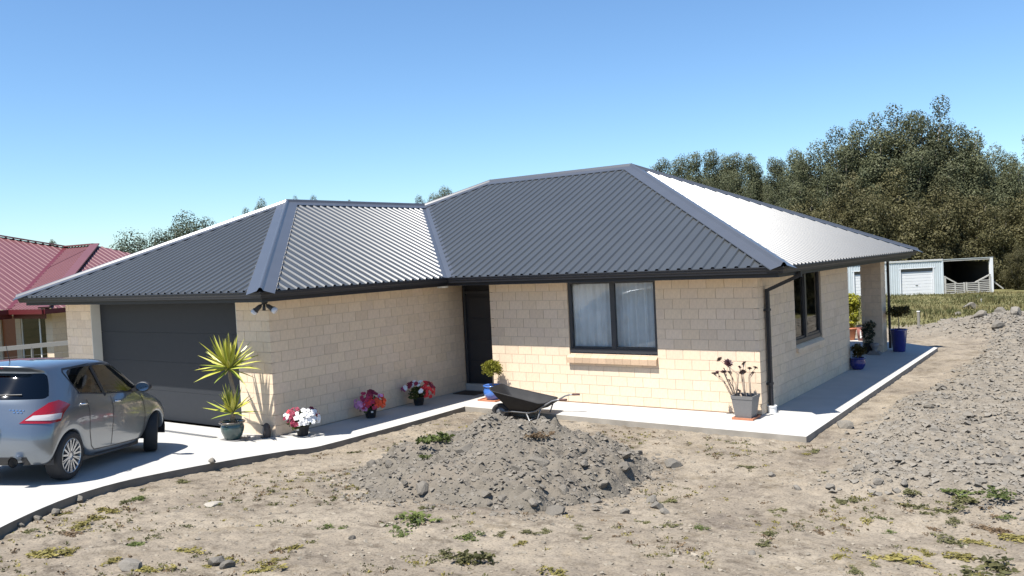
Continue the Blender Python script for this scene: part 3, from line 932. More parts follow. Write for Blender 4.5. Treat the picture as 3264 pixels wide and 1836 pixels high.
def arch(cx, ang, r):
    return (cx + r * math.cos(R(ang)), .305 + r * math.sin(R(ang)))
def carcols():
    A = []
    A.append([(-.50, 0, .25), (-.60, 0, .37), (-.635, 0, .56), (-.60, 0, .78), (-.535, 0, 1.045), (-.26, 0, 1.37), (-.37, 0, 1.452), (.0, 0, 1.495), (.30, 0, 1.512)])
    A.append([(-.49, .36, .25), (-.59, .36, .37), (-.625, .36, .56), (-.585, .36, .78), (-.505, .36, 1.045), (-.25, .33, 1.367), (-.355, .34, 1.446), (.0, .22, 1.492), (.33, 0, 1.512)])
    A.append([(-.46, .62, .25), (-.545, .63, .37), (-.575, .64, .56), (-.525, .64, .78), (-.385, .615, 1.05), (-.165, .50, 1.365), (-.29, .49, 1.435), (.02, .32, 1.487), (.36, 0, 1.512)])
    A.append([(-.41, .74, .25), (-.45, .775, .37), (-.455, .80, .57), (-.40, .785, .80), (-.29, .70, 1.045), (-.10, .545, 1.37), (-.17, .525, 1.43), (.06, .345, 1.486), (.39, 0, 1.513)])
    def ar(cx, ang, L2, L3, L4, L6, L7, L8, L9, y0=.815):
        x0, z0 = arch(cx, ang, .345); x1, z1 = arch(cx, ang, .395)
        return [(x0, y0, z0), (x1, y0 + .015, z1), L2, L3, L4, L6, L7, L8, L9]
    A.append([(-.345, .80, .25), (-.40, .808, .39), (-.395, .818, .60), (-.31, .80, .83), (-.18, .72, 1.055), (-.03, .565, 1.372), (-.09, .54, 1.435), (.09, .355, 1.487), (.42, 0, 1.513)])
    A.append(ar(0, 135, (-.29, .828, .70), (-.23, .812, .86), (-.05, .735, 1.06), (.03, .578, 1.378), (-.02, .55, 1.442), (.14, .36, 1.489), (.46, 0, 1.514)))
    A.append(ar(0, 90, (0, .835, .765), (0, .82, .89), (.12, .742, 1.065), (.09, .588, 1.385), (.05, .556, 1.45), (.2, .365, 1.492), (.5, 0, 1.514)))
    A.append(ar(0, 45, (.29, .83, .70), (.22, .825, .88), (.25, .748, 1.07), (.14, .594, 1.39), (.12, .56, 1.455), (.27, .37, 1.495), (.55, 0, 1.514)))
    A.append([(.345, .80, .20), (.405, .815, .34), (.43, .825, .58), (.45, .835, .86), (.47, .755, 1.045), (.36, .602, 1.408), (.35, .565, 1.472), (.42, .37, 1.503), (.62, 0, 1.516)])
    A.append([(.95, .79, .17), (.95, .818, .31), (.95, .828, .55), (.97, .84, .85), (.99, .758, 1.01), (.82, .602, 1.43), (.80, .565, 1.487), (.80, .37, 1.508), (.8, 0, 1.516)])
    A.append([(1.5, .79, .16), (1.5, .818, .31), (1.5, .828, .55), (1.5, .84, .83), (1.5, .758, .985), (1.22, .588, 1.42), (1.18, .55, 1.478), (1.1, .36, 1.502), (.95, 0, 1.512)])
    A.append([(2.075, .80, .20), (2.03, .815, .34), (2.01, .822, .58), (2.0, .828, .82), (1.92, .745, .972), (1.46, .57, 1.385), (1.40, .528, 1.445), (1.25, .34, 1.49), (1.03, 0, 1.51)])
    A.append(ar(2.43, 135, (2.14, .828, .70), (2.16, .815, .85), (2.10, .70, .985), (1.55, .542, 1.372), (1.47, .50, 1.432), (1.29, .32, 1.487), (1.06, 0, 1.509)))
    A.append(ar(2.43, 90, (2.43, .832, .75), (2.45, .79, .845), (2.19, .61, .998), (1.59, .47, 1.378), (1.52, .44, 1.438), (1.31, .28, 1.487), (1.08, 0, 1.508)))
    A.append(ar(2.43, 45, (2.72, .81, .67), (2.70, .745, .81), (2.24, .49, 1.01), (1.62, .37, 1.386), (1.55, .34, 1.446), (1.33, .22, 1.489), (1.09, 0, 1.507), .80))
    A.append([(2.785, .775, .25), (2.85, .78, .36), (2.89, .755, .55), (2.84, .67, .765), (2.27, .36, 1.018), (1.645, .26, 1.392), (1.57, .25, 1.452), (1.34, .15, 1.49), (1.1, 0, 1.507)])
    A.append([(3.0, .58, .22), (3.07, .60, .34), (3.09, .57, .55), (2.98, .48, .735), (2.29, .2, 1.023), (1.66, .14, 1.397), (1.58, .13, 1.456), (1.35, .08, 1.491), (1.11, 0, 1.507)])
    A.append([(3.12, 0, .20), (3.2, 0, .34), (3.2, 0, .55), (3.06, 0, .755), (2.3, 0, 1.026), (1.67, 0, 1.40), (1.59, 0, 1.458), (1.36, 0, 1.492), (1.12, 0, 1.507)])
    return A
cols_ = carcols()
nc, nl = len(cols_), 9
BODY, RG, SG, WS, RD, FD, HOOD, BUMP, HATCH = range(9)
bm = bmesh.new()
def vget(p, cache={}):
    k = tuple(round(c, 5) for c in p)
    if k not in cache: cache[k] = bm.verts.new(p)
    return cache[k]
cr_l = []
for sd in (-1, 1):
    for i in range(nc - 1):
        # inner return of the lower edge
        q = []
        for c in (cols_[i], cols_[i + 1]):
            x, y, z = c[0]; q.append(((x, y * sd, z), (x * .999, y * sd * .80, z + .0)))
        for lv in range(-1, nl - 1):
            if lv == -1: ps = [q[0][1], q[1][1], q[1][0], q[0][0]]
            else:
                a0, a1, b1, b0 = cols_[i][lv], cols_[i + 1][lv], cols_[i + 1][lv + 1], cols_[i][lv + 1]
                ps = [(p[0], p[1] * sd, p[2]) for p in (a0, a1, b1, b0)]
            vs = []
            for p in ps:
                v = vget(p)
                if v not in vs: vs.append(v)
            if len(vs) < 3: continue
            if sd == 1: vs = vs[::-1]
            try: f = bm.faces.new(vs)
            except ValueError: continue
            mi = BODY
            if lv == 4:
                if i <= 2: mi = RG
                elif 7 <= i <= 11: mi = SG
                elif i >= 13: mi = WS
            elif lv in (2, 3) and i <= 1: mi = HATCH
            elif 1 <= lv <= 3 and i == 8: mi = RD
            elif 1 <= lv <= 3 and i in (9, 10): mi = FD
            elif lv == 3 and i >= 12: mi = HOOD
            elif lv in (0, 1) and (i <= 3 or i >= 14): mi = BUMP if i <= 3 else 9
            f.material_index = mi + (10 if sd == 1 and mi in (SG, RD, FD) else 0)
bmesh.ops.recalc_face_normals(bm, faces=bm.faces[:])
crl = bm.edges.layers.float.new('crease_edge')
for e in bm.edges:
    fm = {f.material_index % 10 for f in e.link_faces}
    if len(fm) == 2 and fm & {RG, SG, WS}: e[crl] = .45
    zs_ = [v.co.z for v in e.verts]
    if len(e.link_faces) == 2 and all(abs(v.co.x + .37) < .09 and v.co.z > 1.42 for v in e.verts): e[crl] = .8
cage = bpy.data.meshes.new('body_cage'); bm.to_mesh(cage); bm.free()
tmp = bpy.data.objects.new('body_cage', cage); COL.objects.link(tmp)
for k_ in range(20): cage.materials.append(M['paint'])
ss = tmp.modifiers.new('s', 'SUBSURF'); ss.levels = ss.render_levels = 3
dg = bpy.context.evaluated_depsgraph_get()
sub = bpy.data.meshes.new_from_object(tmp.evaluated_get(dg))
bpy.data.objects.remove(tmp)
bvh = BVHTree.FromPolygons([v.co.copy() for v in sub.vertices], [tuple(p.vertices) for p in sub.polygons])
nv = len(sub.vertices)
sv = np.zeros(nv * 3); sub.vertices.foreach_get('co', sv); sv = sv.reshape(-1, 3)
snv = np.array([v.normal[:] for v in sub.vertices])
mi_all = np.array([p.material_index for p in sub.polygons])
pol = np.array([list(p.vertices) if len(p.vertices) == 4 else list(p.vertices) + [p.vertices[-1]] for p in sub.polygons])
def body_part(ids, name, m, parent, inset_=0.0, thick=0.0):
    sel = pol[np.isin(mi_all, ids)]
    used, inv = np.unique(sel, return_inverse=True)
    me = bpy.data.meshes.new(name)
    fs = [tuple(dict.fromkeys(f)) for f in inv.reshape(-1, 4).tolist()]
    me.from_pydata((sv[used] - snv[used] * inset_).tolist(), [], fs)
    me.materials.append(m)
    me.polygons.foreach_set("use_smooth", [True] * len(me.polygons))
    me.update()
    return link(name, me, parent)
body = body_part([BODY], 'body', M['paint'], car)
body_part([BUMP], 'bumper', M['paint'], car); body_part([9], 'bumper', M['paint'], car)
body_part([HATCH], 'tailgate', M['paint'], car)
body_part([HOOD], 'bonnet', M['paint'], car)
rgl = body_part([RG], 'rear_window', M['rearglass'], car, .004)
for base in (SG, SG + 10): body_part([base], 'side_window', M['carglass'], car, .006)
body_part([WS], 'windscreen', M['carglass'], car, .004)
doors = {}
for nm, base in (('rear', RD), ('front', FD)):
    for s_ in (0, 10): doors[(nm, s_)] = body_part([base + s_], 'door', M['paint'], car)

def on_body(p, d, lift=.004):
    h = bvh.ray_cast(Vector(p), Vector(d).normalized())
    if h[0] is None: return None
    nn = h[1] if h[1].dot(Vector(d)) < 0 else -h[1]
    return h[0] + nn * lift
def side_strip(path, w, name, m, parent, sgn=-1, lift=.003):
    """Thin strip following the flank through (x, z) points."""
    pts = []
    for (a, b) in zip(path, path[1:]):
        n_ = max(2, int(math.hypot(b[0] - a[0], b[1] - a[1]) / .03))
        pts += [(a[0] + (b[0] - a[0]) * k / n_, a[1] + (b[1] - a[1]) * k / n_) for k in range(n_)]
    pts.append(path[-1])
    L_ = []
    for i, p in enumerate(pts):
        q0, q1 = pts[max(i - 1, 0)], pts[min(i + 1, len(pts) - 1)]
        t = Vector((q1[0] - q0[0], q1[1] - q0[1])).normalized(); nn = Vector((-t.y, t.x)) * w / 2
        a = on_body((p[0] + nn.x, sgn * 2, p[1] + nn.y), (0, -sgn, 0), lift); b = on_body((p[0] - nn.x, sgn * 2, p[1] - nn.y), (0, -sgn, 0), lift)
        if a and b: L_.append((a, b))
    mb = MB()
    for (a, b), (c, d) in zip(L_, L_[1:]): mb.add([a, b, d, c], [(0, 1, 2, 3)])
    return mb.build(name, m, parent)
def patch(poly, dirn, name, m, parent, lift=.006, n=14):
    """Piece of trim laid over the body: outline points (car space, outside the body) projected along dirn."""
    dirn = Vector(dirn).normalized()
    c = sum((Vector(p) for p in poly), Vector()) / len(poly)
    ring = []
    for i, p in enumerate(poly):
        q = Vector(poly[(i + 1) % len(poly)])
        for k in range(6): ring.append(Vector(p).lerp(q, k / 6))
    rows = []
    for t in np.linspace(1, 0, 6):
        rows.append([on_body(c.lerp(p, float(t)) - dirn * .6, dirn, lift + .004 * (1 - float(t))) for p in ring])
    edge = [on_body(p - dirn * .6, dirn, -.004) for p in ring]
    rows = [edge] + rows
    mb = MB(); n_ = len(ring)
    for r0, r1 in zip(rows, rows[1:]):
        for i in range(n_):
            j = (i + 1) % n_
            f = [r0[i], r0[j], r1[j], r1[i]]
            if any(x is None for x in f): continue
            mb.add(f, [(0, 1, 2, 3)])
    return mb.build(name, m, parent, True)
for sg in (-1, 1):
    tl = [(-.655, .60, .77), (-.40, .77, .755), (-.27, .83, .775), (-.20, .83, .86), (-.03, .82, .95), (-.10, .80, .985), (-.20, .76, 1.022), (-.33, .70, 1.00), (-.50, .65, .90)]
    dr = (1, -sg * 1.25, 0)
    lamp = patch([(x, y * sg, z) for x, y, z in tl], dr, 'tail_light', M['redlens'], car, .010)
    wl_ = [(-.60, .62, .80), (-.40, .77, .79), (-.275, .83, .80), (-.24, .83, .865), (-.42, .76, .86), (-.53, .66, .855)]
    patch([(x, y * sg, z) for x, y, z in wl_], dr, 'reversing_lens', M['clearlens'], lamp, .016)
for sg, s_ in ((-1, 0), (1, 10)):
    # door gaps
    side_strip([(1.035, .30), (1.045, .60), (1.05, .98)], .010, 'door_gap', M['black'], doors[('rear', s_)], sg)
    side_strip([(.40, .98), (.42, .80), (.44, .55), (.50, .36), (.58, .30), (1.03, .285)], .011, 'door_gap', M['black'], doors[('rear', s_)], sg)
    side_strip([(1.03, .285), (1.95, .27), (2.0, .32), (2.03, .60), (1.95, .95)], .011, 'door_gap', M['black'], doors[('front', s_)], sg)
    side_strip([(.45, .235), (1.2, .225), (2.05, .22)], .030, 'sill_trim', M['black'], car, sg, .002)
    for x, z, nm in ((.30, .930, 'rear'), (1.19, .890, 'front')):
        p = on_body((x, sg * 2, z), (0, -sg, 0), .0)
        hb = MB(); hb.tube([p + Vector((-.085, sg * .004, .004)), p + Vector((-.06, sg * .030, .006)), p + Vector((.06, sg * .030, .0)), p + Vector((.085, sg * .004, -.002))], .012, 8)
        h = hb.build('handle', M['chrome'], doors[(nm, s_)], True)
        MB().lathe([(.001, 0), (.036, .002), (.040, -.01)], 16, (0, 0, 0)).build('handle_cup', M['black'], h)
        cup_o = h.children[0]; cup_o.location = p + Vector((-.01, sg * .003, -.018)); cup_o.rotation_euler = (R(90) if sg < 0 else R(-90), 0, 0)
    # dark pillar and window trims
    side_strip([(.93, .99), (.80, 1.40)], .075, 'pillar_trim', M['black'], car, sg, .001)
    side_strip([(.26, 1.075), (.90, 1.022), (1.5, .992), (1.93, .975)], .016, 'window_trim', M['black'], car, sg, .002)
    side_strip([(.29, 1.075), (.12, 1.355), (.14, 1.392), (.80, 1.432), (1.25, 1.418), (1.5, 1.38), (2.02, .985)], .026, 'window_trim', M['black'], car, sg, .001)
    # mirror
    mm = MB()
    prof = [(.0, .0), (.05, .045), (.09, .07), (.13, .078), (.16, .07)]
    c0 = Vector((1.74, sg * .93, 1.055))
    rings = []
    for d, hh in ((-.055, .062), (-.05, .072), (.0, .078), (.05, .062), (.085, .03)):
        rings.append([c0 + Vector((d, sg * 1.55 * hh * math.cos(t), hh * math.sin(t))) for t in np.linspace(0, 2 * math.pi, 17)[:-1]])
    vs = [p for r_ in rings for p in r_]
    mm.add(vs, [(j * 16 + i, j * 16 + (i + 1) % 16, (j + 1) * 16 + (i + 1) % 16, (j + 1) * 16 + i) for j in range(4) for i in range(16)] + [tuple(range(64, 80))])
    mo = mm.build('wing_mirror', M['black'], car, True)
    gl = MB(); gl.add([p + Vector((.003, 0, 0)) for p in rings[0]], [tuple(range(15, -1, -1))]); gl.build('mirror_glass', M['chrome'], mo)
    MB().bar(c0 + Vector((.0, -sg * .09, -.03)), Vector((1.80, sg * .74, .995)), .05, .05).build('mirror_arm', M['black'], mo)
# number plate, exhausts, lower valance, badge strokes, wiper, aerial
MB().box(-.640, -.628, -.26, .26, .60, .71).build('number_plate', M['white'], car)
for sg in (-1, 1):
    ex_ = MB(); ex_.tube([(-.655, sg * .47, .315), (-.50, sg * .47, .315)], .062, 18, cap=False); ex_.tube([(-.655, sg * .47, .315), (-.52, sg * .47, .315)], .052, 18, cap=False)
    eo = ex_.build('exhaust', M['chrome'], car, True)
    MB().tube([(-.56, sg * .47, .315), (-.55, sg * .47, .315)], .053, 16).build('exhaust_core', M['dark'], eo)
    patch([(-.7, sg * .36, .25), (-.7, sg * .58, .25), (-.7, sg * .56, .36), (-.7, sg * .38, .37)], (1, 0, 0), 'valance', M['black'], car, .006)
patch([(-.75, -.36, .25), (-.75, .36, .25), (-.75, .38, .36), (-.75, -.38, .36)], (1, 0, 0), 'valance', M['black'], car, .006)
bd = None
for k_, (y, z, w) in enumerate([(-.34, .93, .022), (-.375, .928, .03), (-.415, .926, .026), (-.45, .924, .03), (-.485, .922, .022), (-.39, .90, .03), (-.43, .898, .03), (-.468, .896, .026)]):
    p = on_body((-2, y, z), (1, 0, 0), .003)
    b_ = MB().obox(p, (.002, 0, 0), (0, w / 2 * .8, 0), (.002, 0, .006)).build('badge_letter', M['chrome'], car)
wp = on_body((-2, 0, 1.09), (1, 0, 0), .015); wq = on_body((-2, -.42, 1.10), (1, 0, 0), .015)
MB().tube([wp, wq], .008, 6).build('rear_wiper', M['black'], car)
MB().tube([(-.02, -.0, 1.49), (-.12, 0.0, 1.72)], [.006, .003], 6).build('aerial', M['black'], car)
MB().box(-.345, -.335, -.12, .12, 1.425, 1.438).build('brake_light', M['redlens'], car)
# underside, cabin
mb = MB(); mb.box(-.30, 3.0, -.62, .62, .235, .34).box(.4, 2.0, -.74, .74, .175, .28)
mb.build('underbody', M['black'], car)
mb = MB(); mb.box(.1, 2.1, -.70, .70, .30, .56).box(2.0, 2.2, -.62, .62, .5, .96); mb.build('cabin_floor', M['seat'], car)
for x, y in ((1.15, -.36), (1.15, .36), (.25, -.34), (.25, .34)):
    st = MB()
    st.obox((x + .12, y, .60), (.25, 0, 0), (0, .24, 0), (0, 0, .08)); st.obox((x - .17, y, .86), (.07, 0, 0), (0, .23, 0), (-.07, 0, .27)); st.obox((x - .26, y, 1.20), (.04, 0, 0), (0, .12, 0), (-.01, 0, .08))
    st.build('seat', M['seat'], car)
def make_wheel(cx, side, steer):
    w = bpy.data.objects.new('wheel', None); COL.objects.link(w); w.parent = car; w.empty_display_size = .1
    w.location = (cx, side * .735, .305); w.rotation_euler = (0, 0, steer)
    s_ = side
    ty = MB()
    ty.lathe([(.222, .095 * s_), (.235, .100 * s_), (.270, .101 * s_), (.292, .090 * s_), (.303, .070 * s_), (.305, 0), (.303, -.07 * s_), (.292, -.09 * s_), (.26, -.1 * s_), (.222, -.09 * s_)], 48, ax='y')
    ty.build('tyre', M['tyre'], w, True)
    rm = MB()
    rm.lathe([(.222, .094 * s_), (.214, .098 * s_), (.206, .090 * s_), (.200, .060 * s_), (.196, -.07 * s_)], 40, ax='y')
    for k_ in range(5):
        for da, wd, r0 in ((-.20, .022, .060), (.20, .022, .060), (.628, .017, .055)):
            a = k_ * 2 * math.pi / 5 + .3
            a0, a1 = a + da * .55, a + da
            if da > .5: a0 = a1 = a + .628
            for db in ((-.04, .04) if da > .5 else (0,)):
                p0 = Vector((math.cos(a0 + db) * r0, .072 * s_, math.sin(a0 + db) * r0)); p1 = Vector((math.cos(a1 + db * 1.8) * .208, .084 * s_, math.sin(a1 + db * 1.8) * .208))
                rm.bar(p0, p1, wd * (.8 if da > .5 else 1), .028, up=(0, 1, 0))
    rm.lathe([(.0, .082 * s_), (.03, .082 * s_), (.062, .074 * s_), (.068, .04 * s_)], 24, ax='y')
    rm.build('rim', M['alloy'], w)
    bk = MB(); bk.lathe([(.0, .02 * s_), (.135, .02 * s_), (.135, .0), (.0, .0)], 32, ax='y'); bk.build('brake_disc', M['steel'], w)
    bk = MB(); bk.lathe([(.0, -.05 * s_), (.199, -.05 * s_)], 32, ax='y'); bk.build('wheel_back', M['dark'], w)
for cx, sd, stg in ((0, -1, 0), (0, 1, 0), (2.43, -1, R(24)), (2.43, 1, R(24))): make_wheel(cx, sd, stg)
mb = MB()
for cx in (0, 2.43):
    for sg in (-1, 1):
        for a0 in range(-10, 190, 20):
            q = [(cx + .36 * math.cos(R(a)), sg * y, .305 + .36 * math.sin(R(a))) for a in (a0, a0 + 20) for y in (.80, .52)]
            mb.add(q, [(0, 1, 3, 2)])
        mb.add([(cx + .36 * math.cos(R(a)), sg * .52, .305 + .36 * math.sin(R(a))) for a in range(-10, 200, 20)], [tuple(range(11))])
mb.build('wheel_arch', M['black'], car)

# ------------------------------------------------------------------ leaves and crowns
def leaf_cloud(centres, radii, n, size, seed, flat=.0, droop=0.0, aspect=.5, shell=.55, outward=0.0):
    """Leaf-sized quads spread through ellipsoid clumps. Returns verts, faces, tone."""
    g = np.random.default_rng(seed)
    centres = np.array(centres, float); radii = np.array(radii, float)
    if radii.ndim == 1: radii = np.stack([radii] * 3, 1)
    w = radii.prod(1) ** .67; w /= w.sum()
    k = g.choice(len(centres), n, p=w)
    d = g.normal(size=(n, 3)); d /= np.linalg.norm(d, axis=1)[:, None]
    rr = (shell + (1 - shell) * g.random(n)) * (.85 + .3 * g.random(n))
    pos = centres[k] + d * radii[k] * rr[:, None]
    a = g.normal(size=(n, 3)); a[:, 2] = a[:, 2] * (1 - flat) - droop; a += d * .5
    a /= np.linalg.norm(a, axis=1)[:, None]
    b = g.normal(size=(n, 3)); b -= a * (a * b).sum(1)[:, None]; b /= np.linalg.norm(b, axis=1)[:, None]
    if outward:
        nn = d * outward + g.normal(size=(n, 3)) * .45; nn /= np.linalg.norm(nn, axis=1)[:, None]
        a = a - nn * (a * nn).sum(1)[:, None]; a /= np.linalg.norm(a, axis=1)[:, None]
        b = np.cross(nn, a)
    s = size * (.6 + .8 * g.random(n))[:, None]
    v = np.stack([pos - a * s * .5, pos + b * s * aspect * .5, pos + a * s * .5, pos - b * s * aspect * .5], 1).reshape(-1, 3)
    f = np.arange(n * 4).reshape(-1, 4)
    ct = g.random(len(centres))
    tone = np.clip(.55 * ct[k] + .45 * g.random(n), 0, 1)
    return v, f, np.repeat(tone, 4)

M['gum'] = leaf_mat('gum_leaves', (.052, .063, .034), (.145, .15, .08), transl=.18)
M['gum_brown'] = leaf_mat('olive_leaves', (0.0528, 0.0544, 0.024), (0.144, 0.128, 0.06), transl=.18)
M['darkleaf'] = leaf_mat('dark_leaves', (.036, .048, .032), (.095, .11, .066), transl=.15)
M['bark'] = mat('pale_bark', (.17, .15, .12), .9, noise=(3, .25), bump=(8, .4, .05))
M['topiary'] = leaf_mat('box_leaves', (.055, .075, .012), (.26, .24, .035), transl=.25)
M['shrub_dark'] = leaf_mat('shrub_leaves', (.03, .03, .012), (.13, .10, .03), transl=.2)
M['yuccaleaf'] = mat('yucca_leaf', (.36, .35, .04), .42, cols=[(.42, .42, .06), (.20, .25, .03), (.48, .46, .12), (.34, .33, .04)])
M['stem'] = mat('woody_stem', (.25, .20, .14), .9, noise=(30, .2), bump=(60, .4, .004))
M['potgreen'] = mat('green_glaze', (.035, .068, .065), .22, coat=.6, noise=(9, .12))
M['potblue'] = mat('blue_glaze', (.055, .16, .50), .22, coat=.6, noise=(9, .10))
M['potnavy'] = mat('navy_glaze', (.018, .022, .16), .22, coat=.6, noise=(9, .12))
M['potrim'] = mat('pot_rim_glaze', (.10, .085, .07), .25, coat=.5)
M['terracotta'] = mat('terracotta', (.42, .17, .09), .85, noise=(12, .1))
M['greypot'] = mat('grey_plastic', (.16, .155, .15), .6, noise=(40, .05))
M['blackpot'] = mat('black_plastic_pot', (.022, .022, .024), .5)
M['potsoil'] = mat('potting_soil', (.03, .022, .016), .95)

def leaf_obj(name, arrs, m, parent, kind=None):
    v, f, t = arrs
    return link(name, np_mesh(name, v, f, m, {'tone': t}), parent, kind)

# --- yucca by the garage door
yb = Vector((-.345, -.63, ramp(-.63) + .002))
yu = empty('potted_yucca', yb, 'two headed variegated yucca in a dark green glazed pot by the garage door', 'potted plant')
MB().box(-.20, .20, -.20, .20, 0, .022).build('saucer', M['greypot'], yu)
yu.children[0].rotation_euler = (0, 0, R(14))
pot = MB()
pot.lathe([(.0, .024), (.125, .024), (.135, .04), (.165, .10), (.19, .17), (.197, .23), (.185, .275), (.178, .285), (.205, .30), (.218, .312), (.215, .325), (.195, .325), (.185, .305), (.18, .28)], 36)
pot.build('pot', M['potgreen'], yu, True)
MB().lathe([(.0, .285), (.183, .285)], 28).build('soil', M['potsoil'], yu)
MB().lathe([(.217, .306), (.222, .316), (.215, .330), (.194, .329)], 36).build('pot_rim', M['potrim'], yu, True)
h1 = P(728.5, 1172, 1, -.60) - yb; h2 = P(741, 1312, 1, -.64) - yb
b0 = P(741, 1336, 1, -.63) - yb
st = MB(); st.tube([b0 + Vector((0, 0, -.08)), b0 + Vector((.02, 0, .10)), P(746, 1250, 1, -.60) - yb, P(733, 1200, 1, -.60) - yb, h1 + Vector((0, 0, .03))], [.045, .036, .032, .030, .022], 10)
st.tube([b0 + Vector((.0, -.01, .0)), h2 + Vector((0, 0, .03))], [.03, .022], 8)
st.build('stem', M['stem'], yu, True)
def blade(curve, L=1.0):
    mb = MB(); n_ = 6
    for i in range(n_ + 1):
        t = i / n_
        w = .5 * math.sin(math.pi * min(1, .12 + t * .6)) * (1 - t ** 2.2) + .001
        z = t * L; x = curve * t * t * L
        mb.v += [(x + .10 * w, -w * .085, z), (x, 0, z - .0), (x + .10 * w, w * .085, z)]
    for i in range(n_):
        for j in (0, 1): mb.f.append((3 * i + j, 3 * i + j + 1, 3 * i + 4 + j, 3 * i + 3 + j))
    mb.m = [0] * len(mb.f)
    return mb.mesh('leaf', M['yuccaleaf'])
BL_ = [blade(c) for c in (.0, .10, .22, .36)]
def yucca_head(c, n_, L, parent, lo=-25, seed=1, lean=(0, 0)):
    g = random.Random(seed)
    for i in range(n_):
        el = lo + (88 - lo) * ((i + .5) / n_) ** .8 + g.uniform(-6, 6)
        az = i * 137.5 + g.uniform(-20, 20)
        d = Vector((math.cos(R(az)) * math.cos(R(el)) + lean[0], math.sin(R(az)) * math.cos(R(el)) + lean[1], math.sin(R(el)))).normalized()
        o = bpy.data.objects.new('leaf', BL_[0 if el > 55 else g.choice((0, 1, 1, 2)) if el > 0 else g.choice((1, 2, 3))])
        COL.objects.link(o); o.parent = parent
        q = d.to_track_quat('Z', 'X')
        dn = q.inverted() @ Vector((0, 0, -1))
        roll = math.atan2(dn.y, dn.x)
        o.rotation_mode = 'QUATERNION'
        o.rotation_quaternion = q @ Matrix.Rotation(roll, 3, 'Z').to_quaternion()
        l = L * g.uniform(.78, 1.12) * (.8 if el < -5 else 1)
        o.scale = (l, g.uniform(.8, 1.1) * .95, l)
        o.location = Vector(c) + d * .015 + Vector((0, 0, g.uniform(-.03, .02)))
yucca_head(h1, 52, .60, yu, -22, 3)
yucca_head(h2, 34, .46, yu, -5, 8, (-.1, -.05))

# --- dark ornament beside the yucca
M['ornament'] = mat('dark_stone', (.055, .045, .042), .65, noise=(25, .25), bump=(40, .5, .01))
M['paleorn'] = mat('pale_grey_stone', (.22, .20, .19), .7, noise=(25, .15))
ob = P(838, 1397, 2, 0.002)
orn = empty('garden_ornament', (ob.x - .0, ob.y + .09, ramp(ob.y) + .002), 'small dark rounded stone bird ornament with paler breast by the garage corner', 'ornament', rotz=R(-20))
mb = MB(); mb.lathe([(.0, .0), (.072, .0), (.082, .03), (.088, .10), (.085, .16), (.072, .20), (.05, .232), (.02, .25), (.0, .252)], 20)
o = mb.build('figure', M['ornament'], orn, True); o.scale = (.92, .78, 1)
mb = MB(); mb.lathe([(.0, -.07), (.012, -.065), (.022, -.03), (.024, .02), (.016, .06), (.0, .075)], 12)
o = mb.build('breast', M['paleorn'], orn, True); o.location = (.012, -.052, .13); o.scale = (1, .9, 1)
mb = MB(); mb.lathe([(.0, 0), (.014, .0), (.010, .02), (.0, .045)], 10)
o = mb.build('beak', M['ornament'], orn, True); o.location = (-.005, -.055, .215); o.rotation_euler = (R(80), 0, 0)
mb = MB(); mb.box(-.06, -.01, -.10, .03, 0, .018).box(.01, .06, -.10, .03, 0, .018); mb.build('foot', M['ornament'], orn)

# --- three pots of petunias along the garage wall
FL = {'white': (.72, .71, .70), 'crimson': (.19, .008, .035), 'red': (.50, .015, .02), 'magenta': (.36, .015, .17), 'pink': (.52, .22, .42), 'rose': (.36, .018, .07), 'orange': (.62, .06, .012), 'coral': (.60, .05, .07)}
FM = {k: mat('petal_' + k, c, .6, rnd=.1) for k, c in FL.items()}
def flower_mesh(k):
    mb = MB(); n_ = 15
    mb.v.append((0, 0, -.25))
    for i in range(n_):
        t = 2 * math.pi * i / n_
        r_ = 1 - .16 * abs(math.sin(2.5 * t))
        mb.v.append((.55 * r_ * math.cos(t), .55 * r_ * math.sin(t), .0))
    for i in range(n_):
        t = 2 * math.pi * i / n_
        r_ = 1 - .16 * abs(math.sin(2.5 * t))
        mb.v.append((r_ * math.cos(t), r_ * math.sin(t), .10 * math.sin(5 * t)))
    for i in range(n_):
        j = (i + 1) % n_
        mb.f += [(0, 1 + i, 1 + j), (1 + i, 1 + n_ + i, 1 + n_ + j, 1 + j)]
    mb.m = [0] * len(mb.f)
    return mb.mesh('flower', FM[k])
FMESH = {k: flower_mesh(k) for k in FL}
M['petleaf'] = leaf_mat('petunia_leaves', (.035, .055, .015), (.15, .17, .05), transl=.25)
